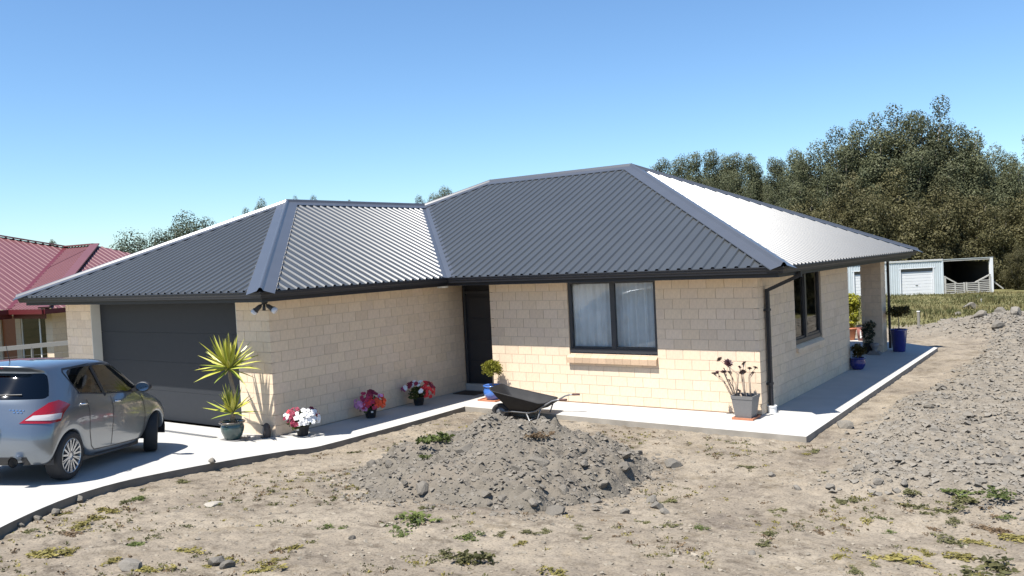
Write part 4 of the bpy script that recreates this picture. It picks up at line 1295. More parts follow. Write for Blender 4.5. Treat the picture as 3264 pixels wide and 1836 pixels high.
def flower_pot(loc, label, zones, rx, seed, top=.44, tagx=None):
    """zones: (colour, azimuth range, elevation range, count); azimuth 0 = photo right along the wall, measured facing the wall."""
    g = random.Random(seed)
    t = empty('flower_pot', loc, label, 'flower pot', 'pots of petunias along the garage side wall')
    MB().lathe([(.0, .0), (.085, .0), (.09, .01), (.118, .15), (.126, .152), (.126, .172), (.115, .172), (.112, .15)], 28).build('pot', M['blackpot'], t, True)
    MB().lathe([(.0, .150), (.113, .150)], 20).build('soil', M['potsoil'], t)
    c = Vector((0, 0, .30))
    leaf_obj('foliage', leaf_cloud([(0, 0, .28), (.0, .14, .26), (0, -.14, .24), (.09, 0, .27), (-.05, .05, .33), (.05, -.18, .20)], [(.16, .22, .13), (.13, .13, .10), (.13, .13, .10), (.12, .14, .11), (.12, .14, .08), (.08, .08, .08)], 520, .055, seed, aspect=.55), M['petleaf'], t, 'stuff')
    e_right = Vector((.813, .58, 0)); e_cam = Vector((.582, -.812, 0))
    for colr, (a0, a1), (e0, e1), n_ in zones:
        for k_ in range(n_):
            a, e = g.uniform(a0, a1), g.uniform(e0, e1)
            d = e_right * (math.cos(R(a)) * math.cos(R(e))) + e_cam * (math.sin(R(a)) * math.cos(R(e))) + Z0 * math.sin(R(e))
            p = Vector((d.x * rx, d.y * rx, d.z * .22)) * g.uniform(.88, 1.08) + c
            if p.x < -loc[0] + .03: p.x = -loc[0] + .03 + g.uniform(0, .03)
            o = bpy.data.objects.new('flower', FMESH[colr]); COL.objects.link(o); o.parent = t
            o.location = p
            nn = (d + e_cam * .35 + Z0 * .25 + Vector((g.uniform(-.3, .3), g.uniform(-.3, .3), g.uniform(-.3, .3)))).normalized()
            o.rotation_mode = 'QUATERNION'; o.rotation_quaternion = nn.to_track_quat('Z', 'X')
            s_ = g.uniform(.034, .049); o.scale = (s_, s_, s_)
    if tagx is not None:
        p = e_cam * .118 + e_right * tagx + Vector((0, 0, .125))
        MB().obox(p, e_right * .022, e_cam * .004, Z0 * .016).build('price_tag', M['white'], t)
    return t
flower_pot((.39, .27, .002), 'black pot of white and crimson petunias nearest the garage door', [('white', (-5, 100), (-15, 50), 44), ('white', (130, 165), (5, 25), 7), ('crimson', (100, 180), (-5, 65), 20), ('red', (0, 30), (10, 35), 5), ('coral', (150, 170), (30, 45), 3), ('crimson', (-20, 20), (25, 55), 5), ('crimson', (70, 120), (-35, -10), 4)], .30, 5, tagx=-.055)
flower_pot((.35, 1.98, .002), 'black pot of pink, rose red and orange petunias, middle one along the garage wall', [('pink', (100, 180), (-30, 25), 30), ('rose', (70, 140), (10, 60), 18), ('crimson', (40, 100), (40, 85), 16), ('red', (50, 100), (0, 50), 12), ('orange', (-20, 60), (-25, 35), 26), ('rose', (60, 110), (-25, 10), 10), ('pink', (0, 30), (25, 50), 4)], .29, 9, tagx=.05)
flower_pot((.33, 3.38, .002), 'black pot of red and white petunias with magenta blooms, nearest the front door', [('magenta', (150, 185), (0, 35), 12), ('crimson', (60, 150), (30, 75), 16), ('white', (40, 120), (40, 75), 7), ('red', (-10, 70), (-5, 55), 22), ('white', (70, 80), (0, 20), 4), ('white', (130, 145), (12, 30), 4), ('red', (-5, 60), (-30, -5), 9), ('crimson', (-20, 20), (10, 40), 7)], .33, 14)

# --- doormat and porch light
tag(MB().box(.12, .72, 4.72, 5.16, .003, .018).build('doormat', mat('coir_mat', (.05, .042, .035), .95, noise=(60, .2), bump=(200, .6, .004))), 'dark flat doormat before the recessed front door', 'doormat')
pl = P(1480, 911, 2, 2.37)
tag(MB().lathe([(.0, 2.345), (.11, 2.35), (.12, 2.37), (.12, 2.399)], 24, (.25, 4.42, 0)).build('porch_light', M['white'], None, True), 'round white ceiling light under the eave by the front door', 'light')

# --- twin floodlight under the garage corner
fl = empty('floodlight', (.34, -.34, ZF - .004), 'twin head security floodlight hanging under the eave at the garage corner', 'light')
M['lens'] = glass_mat('frosted_lens', (.75, .75, .78), .9, 1.6, .15)
MB().lathe([(.0, -.035), (.05, -.03), (.055, -.0), (.0, 0)], 16).build('base', M['black'], fl, True)
def lampbody(d, off):
    d = Vector(d).normalized(); o = Vector(off)
    a = MB(); a.tube([o * .3, o + d * .02], .012, 8); a.tube([o, o + d * .03, o + d * .11, o + d * .135], [.022, .036, .042, .055], 14)
    h = a.build('lamp_head', M['black'], fl, True)
    a = MB(); a.tube([o + d * .136, o + d * .185, o + d * .20], [.052, .058, .050], 14); a.build('lens', mat('lamp_glass', (.62, .62, .64), .15, coat=.6), h, True)
lampbody((-.62, -.35, -.6), (-.07, -.02, -.06)); lampbody((.62, .25, -.45), (.05, .0, -.06))
MB().tube([(.01, -.02, -.02), (.015, -.03, -.10), (.02, -.035, -.15)], [.022, .026, .03], 12).build('sensor', M['black'], fl, True)

# --- blue pot with a ball topiary by the front door
def ball_tree(name, loc, label, pr, phh, ptop, stem_h, crown, seed, pm, lm, square=True, group=None, leafn=1500, leaf=.045):
    t = empty(name, loc, label, 'potted plant', group)
    z0 = 0
    if square:
        s_ = pr * 1.15
        mb = MB(); mb.box(-s_, s_, -s_, s_, 0, .012).box(-s_, s_, -s_, -s_ + .015, .012, .03).box(-s_, s_, s_ - .015, s_, .012, .03).box(-s_, -s_ + .015, -s_, s_, .012, .03).box(s_ - .015, s_, -s_, s_, .012, .03)
        mb.build('saucer', M['terracotta'], t); z0 = .013
    MB().lathe([(.0, z0), (pr * .62, z0), (pr * .70, z0 + .02), (pr * .94, z0 + phh * .35), (pr * .98, z0 + phh * .6), (pr * .86, z0 + phh * .84), (pr * .88, z0 + phh * .88), (pr, z0 + phh * .92), (pr * 1.01, z0 + phh * .98), (pr * .90, z0 + phh), (pr * .86, z0 + phh * .93), (pr * .84, z0 + phh * .8)] if ptop else
               [(.0, z0), (pr * .70, z0), (pr * .72, z0 + .02), (pr * .96, z0 + phh * .93), (pr, z0 + phh * .94), (pr, z0 + phh), (pr * .92, z0 + phh), (pr * .9, z0 + phh * .85)], 32).build('pot', pm, t, True)
    MB().lathe([(.0, z0 + phh * .86), (pr * .88, z0 + phh * .86)], 24).build('soil', M['potsoil'], t)
    zc = z0 + phh + stem_h
    MB().tube([(0, 0, z0 + phh * .8), (.012, .0, z0 + phh + stem_h * .3), (-.008, 0, zc)], [.014, .012, .010], 8).build('stem', M['stem'], t, True)
    g = random.Random(seed); cs, rs = [], []
    for k_ in range(16):
        d = Vector((g.gauss(0, 1), g.gauss(0, 1), g.gauss(0, 1))).normalized()
        cs.append((d.x * crown[0] * .55, d.y * crown[0] * .55, zc + d.z * crown[1] * .5)); rs.append((crown[0] * .5, crown[0] * .5, crown[1] * .5))
    leaf_obj('crown', leaf_cloud(cs, rs, leafn, leaf, seed, aspect=.55, shell=.35), lm, t)
    return t
ball_tree('potted_topiary', (1.45, 4.44, .002), 'clipped ball topiary in a bright blue glazed pot beside the front door', .205, .30, True, .34, (.235, .20), 21, M['potblue'], M['topiary'], leafn=2200, leaf=.04)

# --- aeonium in a square grey pot at the front corner
ab = Vector((6.86, 4.40, .002))
ae = empty('potted_aeonium', ab, 'dark purple aeonium in a square grey pot at the front corner', 'potted plant')
mb = MB(); mb.box(-.185, .185, -.185, .185, 0, .012).box(-.185, .185, -.185, -.165, .012, .035).box(-.185, .185, .165, .185, .012, .035).box(-.185, -.165, -.165, .165, .012, .035).box(.165, .185, -.165, .165, .012, .035)
mb.build('saucer', M['terracotta'], ae)
mb = MB()
def frus(mb, a0, z0, a1, z1, flip=False):
    vs = [(-a0, -a0, z0), (a0, -a0, z0), (a0, a0, z0), (-a0, a0, z0), (-a1, -a1, z1), (a1, -a1, z1), (a1, a1, z1), (-a1, a1, z1)]
    fs = [(0, 1, 5, 4), (1, 2, 6, 5), (2, 3, 7, 6), (3, 0, 4, 7)]
    mb.add(vs, [f[::-1] for f in fs] if flip else fs)
frus(mb, .135, .014, .180, .35); frus(mb, .186, .35, .192, .405); frus(mb, .192, .405, .178, .405); frus(mb, .178, .405, .168, .33, ); frus(mb, .180, .35, .186, .35)
mb.build('pot', M['greypot'], ae)
MB().box(-.165, .165, -.165, .165, .30, .335).build('soil', M['potsoil'], ae)
M['aeon'] = mat('aeonium_leaf', (.045, .018, .022), .4, rnd=.3)
M['aeonstem'] = mat('aeonium_stem', (.36, .28, .21), .85, noise=(30, .2))
ROS = [(355, 255, 50, -.05), (510, 320, 72, -.02), (790, 325, 45, .05), (712, 390, 28, .02), (430, 415, 20, .05), (255, 510, 45, -.08), (312, 485, 35, 0), (345, 560, 22, -.05), (430, 480, 55, -.1), (535, 490, 40, .05), (765, 485, 58, -.05), (888, 415, 38, .0), (990, 405, 46, .05), (950, 500, 45, -.03), (525, 625, 30, -.1), (700, 810, 40, .08)]
sA = 250 / 1393
def apt(q, dy): return P(2230 + q[0] * sA, 1100 + q[1] * sA, 1, ab.y + dy) - ab
def rosette_mesh():
    mb = MB(); n_ = 0
    for ring_, (cnt, rr, tilt) in enumerate(((9, 1.0, 5), (8, .80, 28), (6, .55, 52), (4, .3, 75))):
        for i in range(cnt):
            a = 2 * math.pi * (i + .5 * (ring_ % 2)) / cnt
            d = Vector((math.cos(a), math.sin(a), 0)); s_ = Vector((-d.y, d.x, 0)); t_ = R(tilt)
            e = d * math.cos(t_) + Z0 * math.sin(t_)
            ps = [d * .05, e * rr * .6 + s_ * .24 * rr, e * rr + Z0 * .05, e * rr * .6 - s_ * .24 * rr]
            mb.add(ps, [(0, 1, 2, 3)])
    mb.lathe([(.0, -.2), (.18, -.15), (.3, .0)], 8)
    return mb.mesh('rosette', M['aeon'])
RM = rosette_mesh()
stm = MB()
bases = {0: (640, 880), 1: (640, 880), 5: (600, 920), 6: (600, 920), 7: (600, 920), 8: (620, 900), 9: (650, 800), 4: (480, 540), 14: (600, 760), 2: (820, 930), 3: (820, 930), 10: (820, 930), 11: (910, 930), 12: (910, 930), 13: (910, 930), 15: (740, 930)}
mids = {0: (690, 520), 1: (560, 520), 5: (430, 640), 6: (400, 590), 7: (420, 640), 8: (500, 640), 9: (640, 700), 4: (450, 450), 14: (560, 700), 2: (740, 540), 3: (745, 540), 10: (780, 600), 11: (880, 560), 12: (870, 570), 13: (890, 590), 15: (730, 870)}
for i, (x, y, r_, dy) in enumerate(ROS):
    p = apt((x, y), dy); r_m = r_ * sA / 188.0
    o = bpy.data.objects.new('rosette', RM); COL.objects.link(o); o.parent = ae
    o.location = p; o.scale = (r_m * 1.4, r_m * 1.4, r_m * 1.3)
    o.rotation_euler = (R(random.uniform(5, 55)), R(random.uniform(-30, 30)), random.uniform(0, 6))
    q = apt(bases[i], 0); mdl = apt(mids[i], dy * .6)
    if 0.29 < q.z < .42: q.z = .33
    rr = .013 if i in (0, 5, 8, 2, 11, 10, 9) else .009
    stm.tube([q, q.lerp(mdl, .5) + Vector((random.uniform(-.01, .01), 0, .0)), mdl, p - Vector((0, 0, .004))], [rr * 1.25, rr * 1.1, rr, rr * .8], 7)
stm.build('stem', M['aeonstem'], ae, True)

# --- patio pots at the far corner
ball_tree('potted_shrub', (7.17, 10.66, .002), 'dark round leaved shrub in a squat navy blue pot by the side wall end', .175, .27, True, .16, (.19, .17), 31, M['potnavy'], M['shrub_dark'], square=False, leafn=900, leaf=.05)
ball_tree('potted_tree', (7.36, 14.12, .002), 'flat topped small tree in a tall navy blue pot beside the veranda pillar', .21, .58, False, .47, (.33, .19), 32, M['potnavy'], M['shrub_dark'], square=False, leafn=1400, leaf=.06)
t = empty('potted_plant', (6.76, 13.52, .002), 'dark spiky plant in a small black pot in front of the pillar', 'potted plant')
MB().lathe([(.0, 0), (.10, 0), (.13, .24), (.14, .26), (.12, .26), (.11, .2)], 20).build('pot', M['blackpot'], t, True)
leaf_obj('foliage', leaf_cloud([(0, 0, .52), (.05, .05, .72), (-.06, 0, .66), (0, 0, .34)], [.17, .12, .13, .10], 420, .11, 5, aspect=.25), M['darkleaf'], t)
t = empty('stone_ornament', (6.93, 13.36, .002), 'small weathered stone pedestal ornament at the foot of the pillar', 'ornament')
mb = MB(); mb.box(-.15, .15, -.11, .11, 0, .05).box(-.12, .12, -.09, .09, .05, .09); mb.build('plinth', M['paleorn'], t)
MB().lathe([(.06, .09), (.05, .13), (.085, .19), (.11, .25), (.10, .29), (.0, .27)], 18).build('urn', M['paleorn'], t, True)
M['limeleaf'] = leaf_mat('lime_leaves', (.10, .13, .02), (.46, .42, .05), transl=.3)
t = empty('potted_bush', (5.50, 16.60, .002), 'tall lime green bush in a plain terracotta pot on the sunny back patio', 'potted plant')
MB().lathe([(.0, 0), (.15, 0), (.20, .30), (.225, .30), (.23, .37), (.20, .37), (.19, .3)], 24).build('pot', M['terracotta'], t, True)
leaf_obj('foliage', leaf_cloud([(.05, 0, .55), (.1, 0, .78), (.0, 0, .98), (.12, 0, 1.18), (-.08, 0, 1.12), (.2, 0, 1.05)], [.20, .20, .22, .20, .17, .15], 900, .11, 6, aspect=.5), M['limeleaf'], t)
t = empty('terracotta_pot', (5.93, 16.55, .002), 'dark rimmed reddish pot painted with pale figures beside the lime bush', 'pot')
MB().lathe([(.0, 0), (.17, 0), (.20, .40), (.18, .40), (.16, .3)], 24).build('pot', mat('red_clay', (.24, .10, .085), .7), t, True)
MB().lathe([(.205, .40), (.21, .44), (.18, .44)], 24).build('pot_rim', M['black'], t, True)
for a in (-70, -105, -30):
    c = Vector((math.cos(R(a)), math.sin(R(a)), 0)); s_ = Vector((-c.y, c.x, 0))
    mb = MB(); q = c * .187
    mb.obox(q + Vector((0, 0, .17)), s_ * .020, c * .010, Vector((0, 0, .09))); mb.obox(q + c * .003 + s_ * .022 + Vector((0, 0, .13)), s_ * .016, c * .009, Vector((0, 0, .02))); mb.obox(q + c * .008 + Vector((0, 0, .285)), s_ * .013, c * .009, Vector((0, 0, .018)))
    mb.build('painted_figure', M['white'], t)

# --- wheelbarrow at the edge of the path
M['tray'] = mat('black_tray', (.020, .020, .021), .7, spec=.3, noise=(7, .25), bump=(30, .15, .004))
M['tube'] = mat('grey_frame_tube', (.20, .205, .21), .4, metal=.4)
M['grip'] = mat('worn_grip', (.10, .05, .045), .7)
wx, wy = 2.52, 3.30
wb = empty('wheelbarrow', (wx, wy, gh(wx, wy) - .05), 'black wheelbarrow standing empty behind the heap of soil', 'wheelbarrow', rotz=R(8))
mb = MB()
wb.scale = (1, 1, .84)
def tray_ring(z, x0, x1, y0, y1):                               # narrower at the wheel end
    pts = []
    for (cx, cy, a0) in ((x1 - .10, y1 - .10, 0), (x0 + .10, y0 - .10, 90), (x0 + .10, -(y0 - .10), 180), (x1 - .10, -(y1 - .10), 270)):
        for k_ in range(5): pts.append((cx + .10 * math.cos(R(a0 + k_ * 22.5)), cy + .10 * math.sin(R(a0 + k_ * 22.5)), z))
    return pts
def tray_lift(pts): return [(x, y, z + max(0, .30 - (x + .10)) * .52 * (z > .3) + (.45 - x) * .10 * (z > .3)) for x, y, z in pts]
prof = [(.27, .20, .70, .16, .20), (.36, .09, .84, .22, .27), (.46, -.05, .95, .27, .33), (.545, -.13, 1.02, .30, .36)]
rings = [tray_lift(tray_ring(*p)) for p in prof]
nr = len(rings[0])
outer = [p for r_ in rings for p in r_]
mb.add(outer, [(j * nr + i, j * nr + (i + 1) % nr, (j + 1) * nr + (i + 1) % nr, (j + 1) * nr + i) for j in range(3) for i in range(nr)] + [tuple(range(nr - 1, -1, -1))])
inner = [(x * .985 + .006, y * .97, z + .012) for r_ in rings for x, y, z in r_]
mb.add(inner, [(j * nr + i, (j + 1) * nr + i, (j + 1) * nr + (i + 1) % nr, j * nr + (i + 1) % nr) for j in range(3) for i in range(nr)] + [tuple(range(nr))])
mb.build('tray', M['tray'], wb, True)
top = rings[-1]
MB().tube(top + top[:1], .014, 8, cap=False).build('tray_rim', M['tray'], wb, True)
for s_ in (-1, 1):
    mb = MB(); mb.tube([(-.02, s_ * .05, .20), (.12, s_ * .10, .225), (.30, s_ * .17, .255), (.66, s_ * .22, .25), (.82, s_ * .25, .30), (1.02, s_ * .28, .44), (1.18, s_ * .29, .545), (1.28, s_ * .29, .575), (1.36, s_ * .29, .58)], .019, 9); mb.build('handle', M['tube'], wb, True)
    MB().tube([(1.33, s_ * .29, .579), (1.47, s_ * .29, .588)], .024, 10).build('grip', M['grip'], wb, True)
    mb = MB(); mb.tube([(.60, s_ * .21, .26), (.70, s_ * .24, .02), (.82, s_ * .24, .015), (.93, s_ * .265, .36)], .014, 8); mb.build('leg', M['tube'], wb, True)
MB().tube([(.70, -.24, .10), (.70, .24, .10)], .011, 8).build('brace', M['tube'], wb, True)
w = bpy.data.objects.new('wheel', None); COL.objects.link(w); w.parent = wb; w.location = (-.03, 0, .195)
MB().lathe([(.11, .035), (.135, .048), (.17, .05), (.193, .03), (.197, 0), (.193, -.03), (.17, -.05), (.135, -.048), (.11, -.035)], 28, ax='y').build('tyre', M['tyre'], w, True)
mb = MB(); mb.lathe([(.0, .02), (.03, .03), (.11, .022), (.11, -.022), (.03, -.03), (.0, -.02)], 20, ax='y'); mb.build('rim', M['tube'], w, True)
mb = MB(); mb.bar((-.02, -.055, .0), (.06, -.07, .03), .02, .02); mb.tube([(0, -.06, 0), (0, .06, 0)], .012, 8); mb.build('axle', M['tube'], w)

# ------------------------------------------------------------------ soil heap, rubble, stones
M['clod'] = mat('grey_clod', (.165, .150, .126), .95, rnd=.22, noise=(12, .18, 6), bump=(30, .6, .02), attr='tone')
M['heap'] = mat('dug_soil', (.128, .112, .088), .95, noise=(4.5, .22, 8), bump=(35, .7, .025))
def two_tone(m, other, scale, lo, hi):
    nt = m.node_tree; N, L = nt.nodes, nt.links
    b = N["Principled BSDF"]
    src = b.inputs["Base Color"].links[0].from_socket
    nz = N.new("ShaderNodeTexNoise"); nz.inputs["Scale"].default_value = scale; nz.inputs["Detail"].default_value = 6
    tc = N.new("ShaderNodeTexCoord"); L.new(tc.outputs["Object"], nz.inputs["Vector"])
    mr = N.new("ShaderNodeMapRange"); mr.inputs["From Min"].default_value = lo; mr.inputs["From Max"].default_value = hi
    L.new(nz.outputs["Fac"], mr.inputs["Value"])
    mx = N.new("ShaderNodeMix"); mx.data_type = 'RGBA'; mx.inputs["B"].default_value = (*other, 1)
    L.new(mr.outputs[0], mx.inputs["Factor"]); L.new(src, mx.inputs["A"]); L.new(mx.outputs["Result"], b.inputs["Base Color"])
two_tone(M['heap'], (.15, .127, .098), 1.7, .5, .7)
M['heapclod'] = mat('heap_clod', (.150, .134, .110), .95, rnd=.22, noise=(12, .18, 6), bump=(30, .6, .02), attr='tone')
two_tone(M['clod'], (.20, .178, .145), .9, .48, .68)
M['crumb'] = mat('soil_crumb', (.20, .175, .138), .95, rnd=.25, noise=(12, .15, 6), attr='tone')
M['palestone'] = mat('pale_stone', (0.33, 0.3, 0.2475), .9, noise=(12, .15, 6), bump=(25, .5, .02))
# the heap: its own skin over the ground
hx = np.arange(2.15, 7.75, .028); hy = np.arange(-2.75, 2.05, .028)
HX, HY = np.meshgrid(hx, hy)
hm = mound_h(HX, HY)
rough = .16 * (vnoise(HX, HY, .42, 71) - .45) + .20 * np.abs(vnoise(HX, HY, .20, 72) - .5) + .10 * (vnoise(HX, HY, .10, 73) - .5) + .045 * (vnoise(HX, HY, .055, 74) - .5)
calm = np.clip(1 - np.exp(-(((HX - 5.4) / .7) ** 2 + ((HY + 1.0) / .6) ** 2)) * .75, 0, 1)
HZ = base_h(HX, HY) + hm + rough * calm * smooth(0, .12, hm) - .07 * (hm < .008)
heap = empty('soil_heap', (5.0, 0, 0), 'heap of dug grey soil and clods on the bare ground', 'soil heap')
nhx, nhy = len(hx), len(hy)
idx = np.arange(nhx * nhy).reshape(nhy, nhx)
fq = np.stack([idx[:-1, :-1], idx[:-1, 1:], idx[1:, 1:], idx[1:, :-1]], -1).reshape(-1, 4)
keep = (hm.ravel()[fq] > .004).any(1)
me = np_mesh('soil', np.stack([HX - 5, HY, HZ], -1).reshape(-1, 3), fq[keep], M['heap'], None, True)
link('soil', me, heap)
def heap_z(x, y):
    i = int(np.clip(round((x - hx[0]) / .028), 0, nhx - 1)); j = int(np.clip(round((y - hy[0]) / .028), 0, nhy - 1))
    return float(HZ[j, i])
ICO = bmesh.new(); bmesh.ops.create_icosphere(ICO, subdivisions=1, radius=1)
ico_v = np.array([v.co[:] for v in ICO.verts]); ico_f = np.array([[v.index for v in f.verts] for f in ICO.faces]); ICO.free()
ICO2 = bmesh.new(); bmesh.ops.create_icosphere(ICO2, subdivisions=2, radius=1)
ico2_v = np.array([v.co[:] for v in ICO2.verts]); ico2_f = np.array([[v.index for v in f.verts] for f in ICO2.faces]); ICO2.free()
def clod_mesh(name, seed, m, sub=True, angular=.0):
    g = np.random.default_rng(seed)
    v = (ico2_v if sub else ico_v).copy()
    for k_ in range(9):                                         # broken faces: flatten against random planes
        d = g.normal(size=3); d /= np.linalg.norm(d)
        c = g.uniform(.45, .85)
        over = np.maximum(v @ d - c, 0)
        v -= over[:, None] * d
    v *= 1 + .10 * (g.random((len(v), 1)) - .5)
    v *= np.array([1, g.uniform(.6, .9), g.uniform(.45, .7)])
    me = np_mesh(name, v, ico2_f if sub else ico_f, m)
    return me
CLODS = [clod_mesh('clod', 100 + k_, M['clod']) for k_ in range(8)]
HCLODS = [clod_mesh('clod', 100 + k_, M['heapclod']) for k_ in range(8)]
def scatter_clods(name, pts, sizes, zs, parent, m, seed, org=(0, 0, 0)):
    """Small pieces joined into one mesh: five-to-twenty-sided crumbs."""
    g = np.random.default_rng(seed); n_ = len(pts)
    base = np.array([[1, 1, 1], [-1, -1, 1], [-1, 1, -1], [1, -1, -1], [0, 0, 1.3], [1.2, 0, -.2], [-1.2, .1, 0], [0, 1.2, .1], [0, -1.2, 0]], float) * .75
    fc = np.array([[4, 0, 7], [4, 7, 6], [4, 6, 1], [4, 1, 8], [4, 8, 5], [4, 5, 0], [0, 5, 7], [7, 2, 6], [6, 1, 8], [5, 8, 3], [5, 3, 7], [7, 3, 2], [6, 2, 8], [8, 2, 3]])
    nv_ = len(base)
    V = base[None] * (.65 + .7 * g.random((n_, nv_, 3)))
    a = g.random(n_) * 6.28; ca, sa = np.cos(a), np.sin(a)
    x = V[:, :, 0] * ca[:, None] - V[:, :, 1] * sa[:, None]; y = V[:, :, 0] * sa[:, None] + V[:, :, 1] * ca[:, None]
    sc_ = np.array(sizes)[:, None]
    V = np.stack([x * sc_ * 1.2, y * sc_ * .9, V[:, :, 2] * sc_ * .62], -1)
    V[:, :, 0] += (pts[:, 0] - org[0])[:, None]; V[:, :, 1] += (pts[:, 1] - org[1])[:, None]; V[:, :, 2] += (np.array(zs) - org[2])[:, None]
    F = (fc[None] + (np.arange(n_) * nv_)[:, None, None]).reshape(-1, 3)
    return link(name, np_mesh(name, V.reshape(-1, 3), F, m, {'tone': np.repeat(g.random(n_), nv_)}), parent, 'stuff')
# clods on the heap: 230 single ones, crumbs joined
g = random.Random(3)
cnt = 0
def mval(x, y): return float(mound_h(np.array([x]), np.array([y]))[0])
while cnt < 230:
    x, y = g.uniform(2.3, 7.6), g.uniform(-2.6, 1.9)
    h = mval(x, y)
    edge = 1 - min(h / .35, 1)
    if h < .015 or g.random() > .25 + .75 * edge + (.35 if x > 6.2 else 0): continue
    if abs(x - 5.4) < .6 and abs(y + 1.0) < .55 and g.random() < .75: continue
    s_ = min(.16, .024 * math.exp(g.gauss(.3, .5))) * (1 if h > .02 else .8)
    o = bpy.data.objects.new('clod', HCLODS[g.randrange(8)]); COL.objects.link(o); o.parent = heap
    o.location = (x - 5, y, heap_z(x, y) + s_ * .18); o.scale = (s_, s_, s_ * g.uniform(.7, 1.1)); o.rotation_euler = (g.uniform(-.4, .4), g.uniform(-.4, .4), g.uniform(0, 6.3))
    cnt += 1
gg = np.random.default_rng(5)
pts = np.stack([gg.uniform(2.2, 7.7, 14000), gg.uniform(-2.7, 2.0, 14000)], 1)
mv = mound_h(pts[:, 0], pts[:, 1])
fr_ = mound_h(5.22 + (pts[:, 0] - 5.22) * .84, (pts[:, 1]) * .84)
pts = pts[((mv > .006) & (gg.random(len(pts)) < .9)) | ((fr_ > .01) & (gg.random(len(pts)) < .35))]
ii = np.clip(np.round((pts[:, 0] - hx[0]) / .028).astype(int), 0, nhx - 1); jj = np.clip(np.round((pts[:, 1] - hy[0]) / .028).astype(int), 0, nhy - 1)
sz_ = .010 * np.exp(gg.normal(.2, .55, len(pts))); sz_ = np.minimum(sz_, .035)
scatter_clods('crumbs', pts, sz_, np.maximum(HZ[jj, ii], ground_h(pts[:, 0], pts[:, 1])) + sz_ * .2, heap, M['heapclod'], 6, (5, 0, 0))
# crack and slab on the heap's face
for (px_, py_, s_, tilt) in ((1725, 1478, .17, .45), (1770, 1640, .17, .2), (1640, 1500, .13, .5), (1480, 1440, .15, .3), (1345, 1558, .15, .2), (1860, 1480, .12, .3), (1925, 1545, .13, .3), (1900, 1600, .12, .4), (1990, 1490, .15, .5), (2000, 1455, .13, .6), (1240, 1480, .12, .2), (1185, 1482, .12, .2), (1700, 1600, .10, .3), (1600, 1590, .10, .3), (1550, 1575, .09, .3)):
    d = ray(px_, py_); best = None
    for tt in np.linspace(8, 18, 800):
        q = CAM + d * tt
        if hx[0] < q.x < hx[-1] and hy[0] < q.y < hy[-1] and q.z < max(heap_z(q.x, q.y), gh(q.x, q.y)): best = q; break
    if best is None: continue
    o = bpy.data.objects.new('clod', HCLODS[g.randrange(8)]); COL.objects.link(o); o.parent = heap
    o.location = (best.x - 5, best.y, best.z + s_ * .1); o.scale = (s_, s_ * .9, s_ * .8); o.rotation_euler = (tilt, g.uniform(-.3, .3), g.uniform(0, 6.3))
# rubble bank along the right
gg = np.random.default_rng(15)
n_ = 46000
pts = np.stack([gg.uniform(8.2, 14.5, n_), .3 + 25 * gg.random(n_) ** 1.35], 1)
far = np.stack([gg.uniform(5.2, 13, 3500), gg.uniform(17.5, 26, 3500)], 1)
pts = np.concatenate([pts, far])
pts = pts[gg.random(len(pts)) < bank_mask(pts[:, 0], pts[:, 1])]
sz_ = .0105 * np.exp(gg.normal(.2, .62, len(pts))); sz_ = np.minimum(sz_, .05) * (1 + .4 * smooth(14, 22, pts[:, 1]))
scatter_clods('rubble', pts, sz_, ground_h(pts[:, 0], pts[:, 1]) + sz_ * .25, None, M['clod'], 16)
# crumbs over the bare ground
n_ = 22000
pts = np.stack([gg.uniform(1.0, 13.0, n_), gg.uniform(-6.9, 4.0, n_)], 1)
ok = (bank_mask(pts[:, 0], pts[:, 1]) < .3) & (mound_h(pts[:, 0], pts[:, 1]) < .01) & ~((pts[:, 0] < np.interp(pts[:, 1], ey, ex) + .03)) & ~((pts[:, 1] > 3.33) & (pts[:, 0] < 8.25))
ok &= gg.random(n_) < .25 + .75 * vnoise(pts[:, 0], pts[:, 1], .9, 91)
pts = pts[ok]
sz_ = np.minimum(.0065 * np.exp(gg.normal(.1, .6, len(pts))), .028)
scatter_clods('loose_crumbs', pts, sz_, ground_h(pts[:, 0], pts[:, 1]) + sz_ * .15, None, M['crumb'], 17)
# single stones one can point to
def stone(px_, py_, s_, label, m=None, group=None, mesh=None, flat=1.0):
    q = GP(px_, py_)
    o = bpy.data.objects.new('stone', (mesh or CLODS[g.randrange(8)])); COL.objects.link(o)
    o.location = q + Vector((0, 0, s_ * .25 * flat)); o.scale = (s_, s_, s_ * flat); o.rotation_euler = (g.uniform(-.2, .2), g.uniform(-.2, .2), g.uniform(0, 6.3))
    return tag(o, label, 'stone', group)
PALE = [clod_mesh('stone', 300 + k_, M['palestone']) for k_ in range(3)]
sxy = Vector((np.interp(-1.75, ey, ex) - .04, -1.75, 0))
o = bpy.data.objects.new('stone', CLODS[2]); COL.objects.link(o); sq = P(679, 1489, 2, ramp(-1.75)); o.location = (sq.x, sq.y, ramp(sq.y) + .04); o.scale = (.085, .085, .08)
tag(o, 'round grey stone on the edge of the concrete drive', 'stone')
stone(2145, 1488, .15, 'large lone grey clod between the soil heap and the path corner')
stone(2030, 1452, .10, 'flat grey clod just off the upper edge of the soil heap')
stone(1988, 1638, .075, 'small round grey stone below the soil heap')
stone(685, 1610, .15, 'flat pale stone beside a weed on the ground near the drive', mesh=PALE[0], flat=.35)
stone(2690, 1362, .16, 'dark lone clod at the near tip of the rubble bank')
stone(3045, 925 + 108, .30, 'big upright block on top of the far rubble hump') if False else None
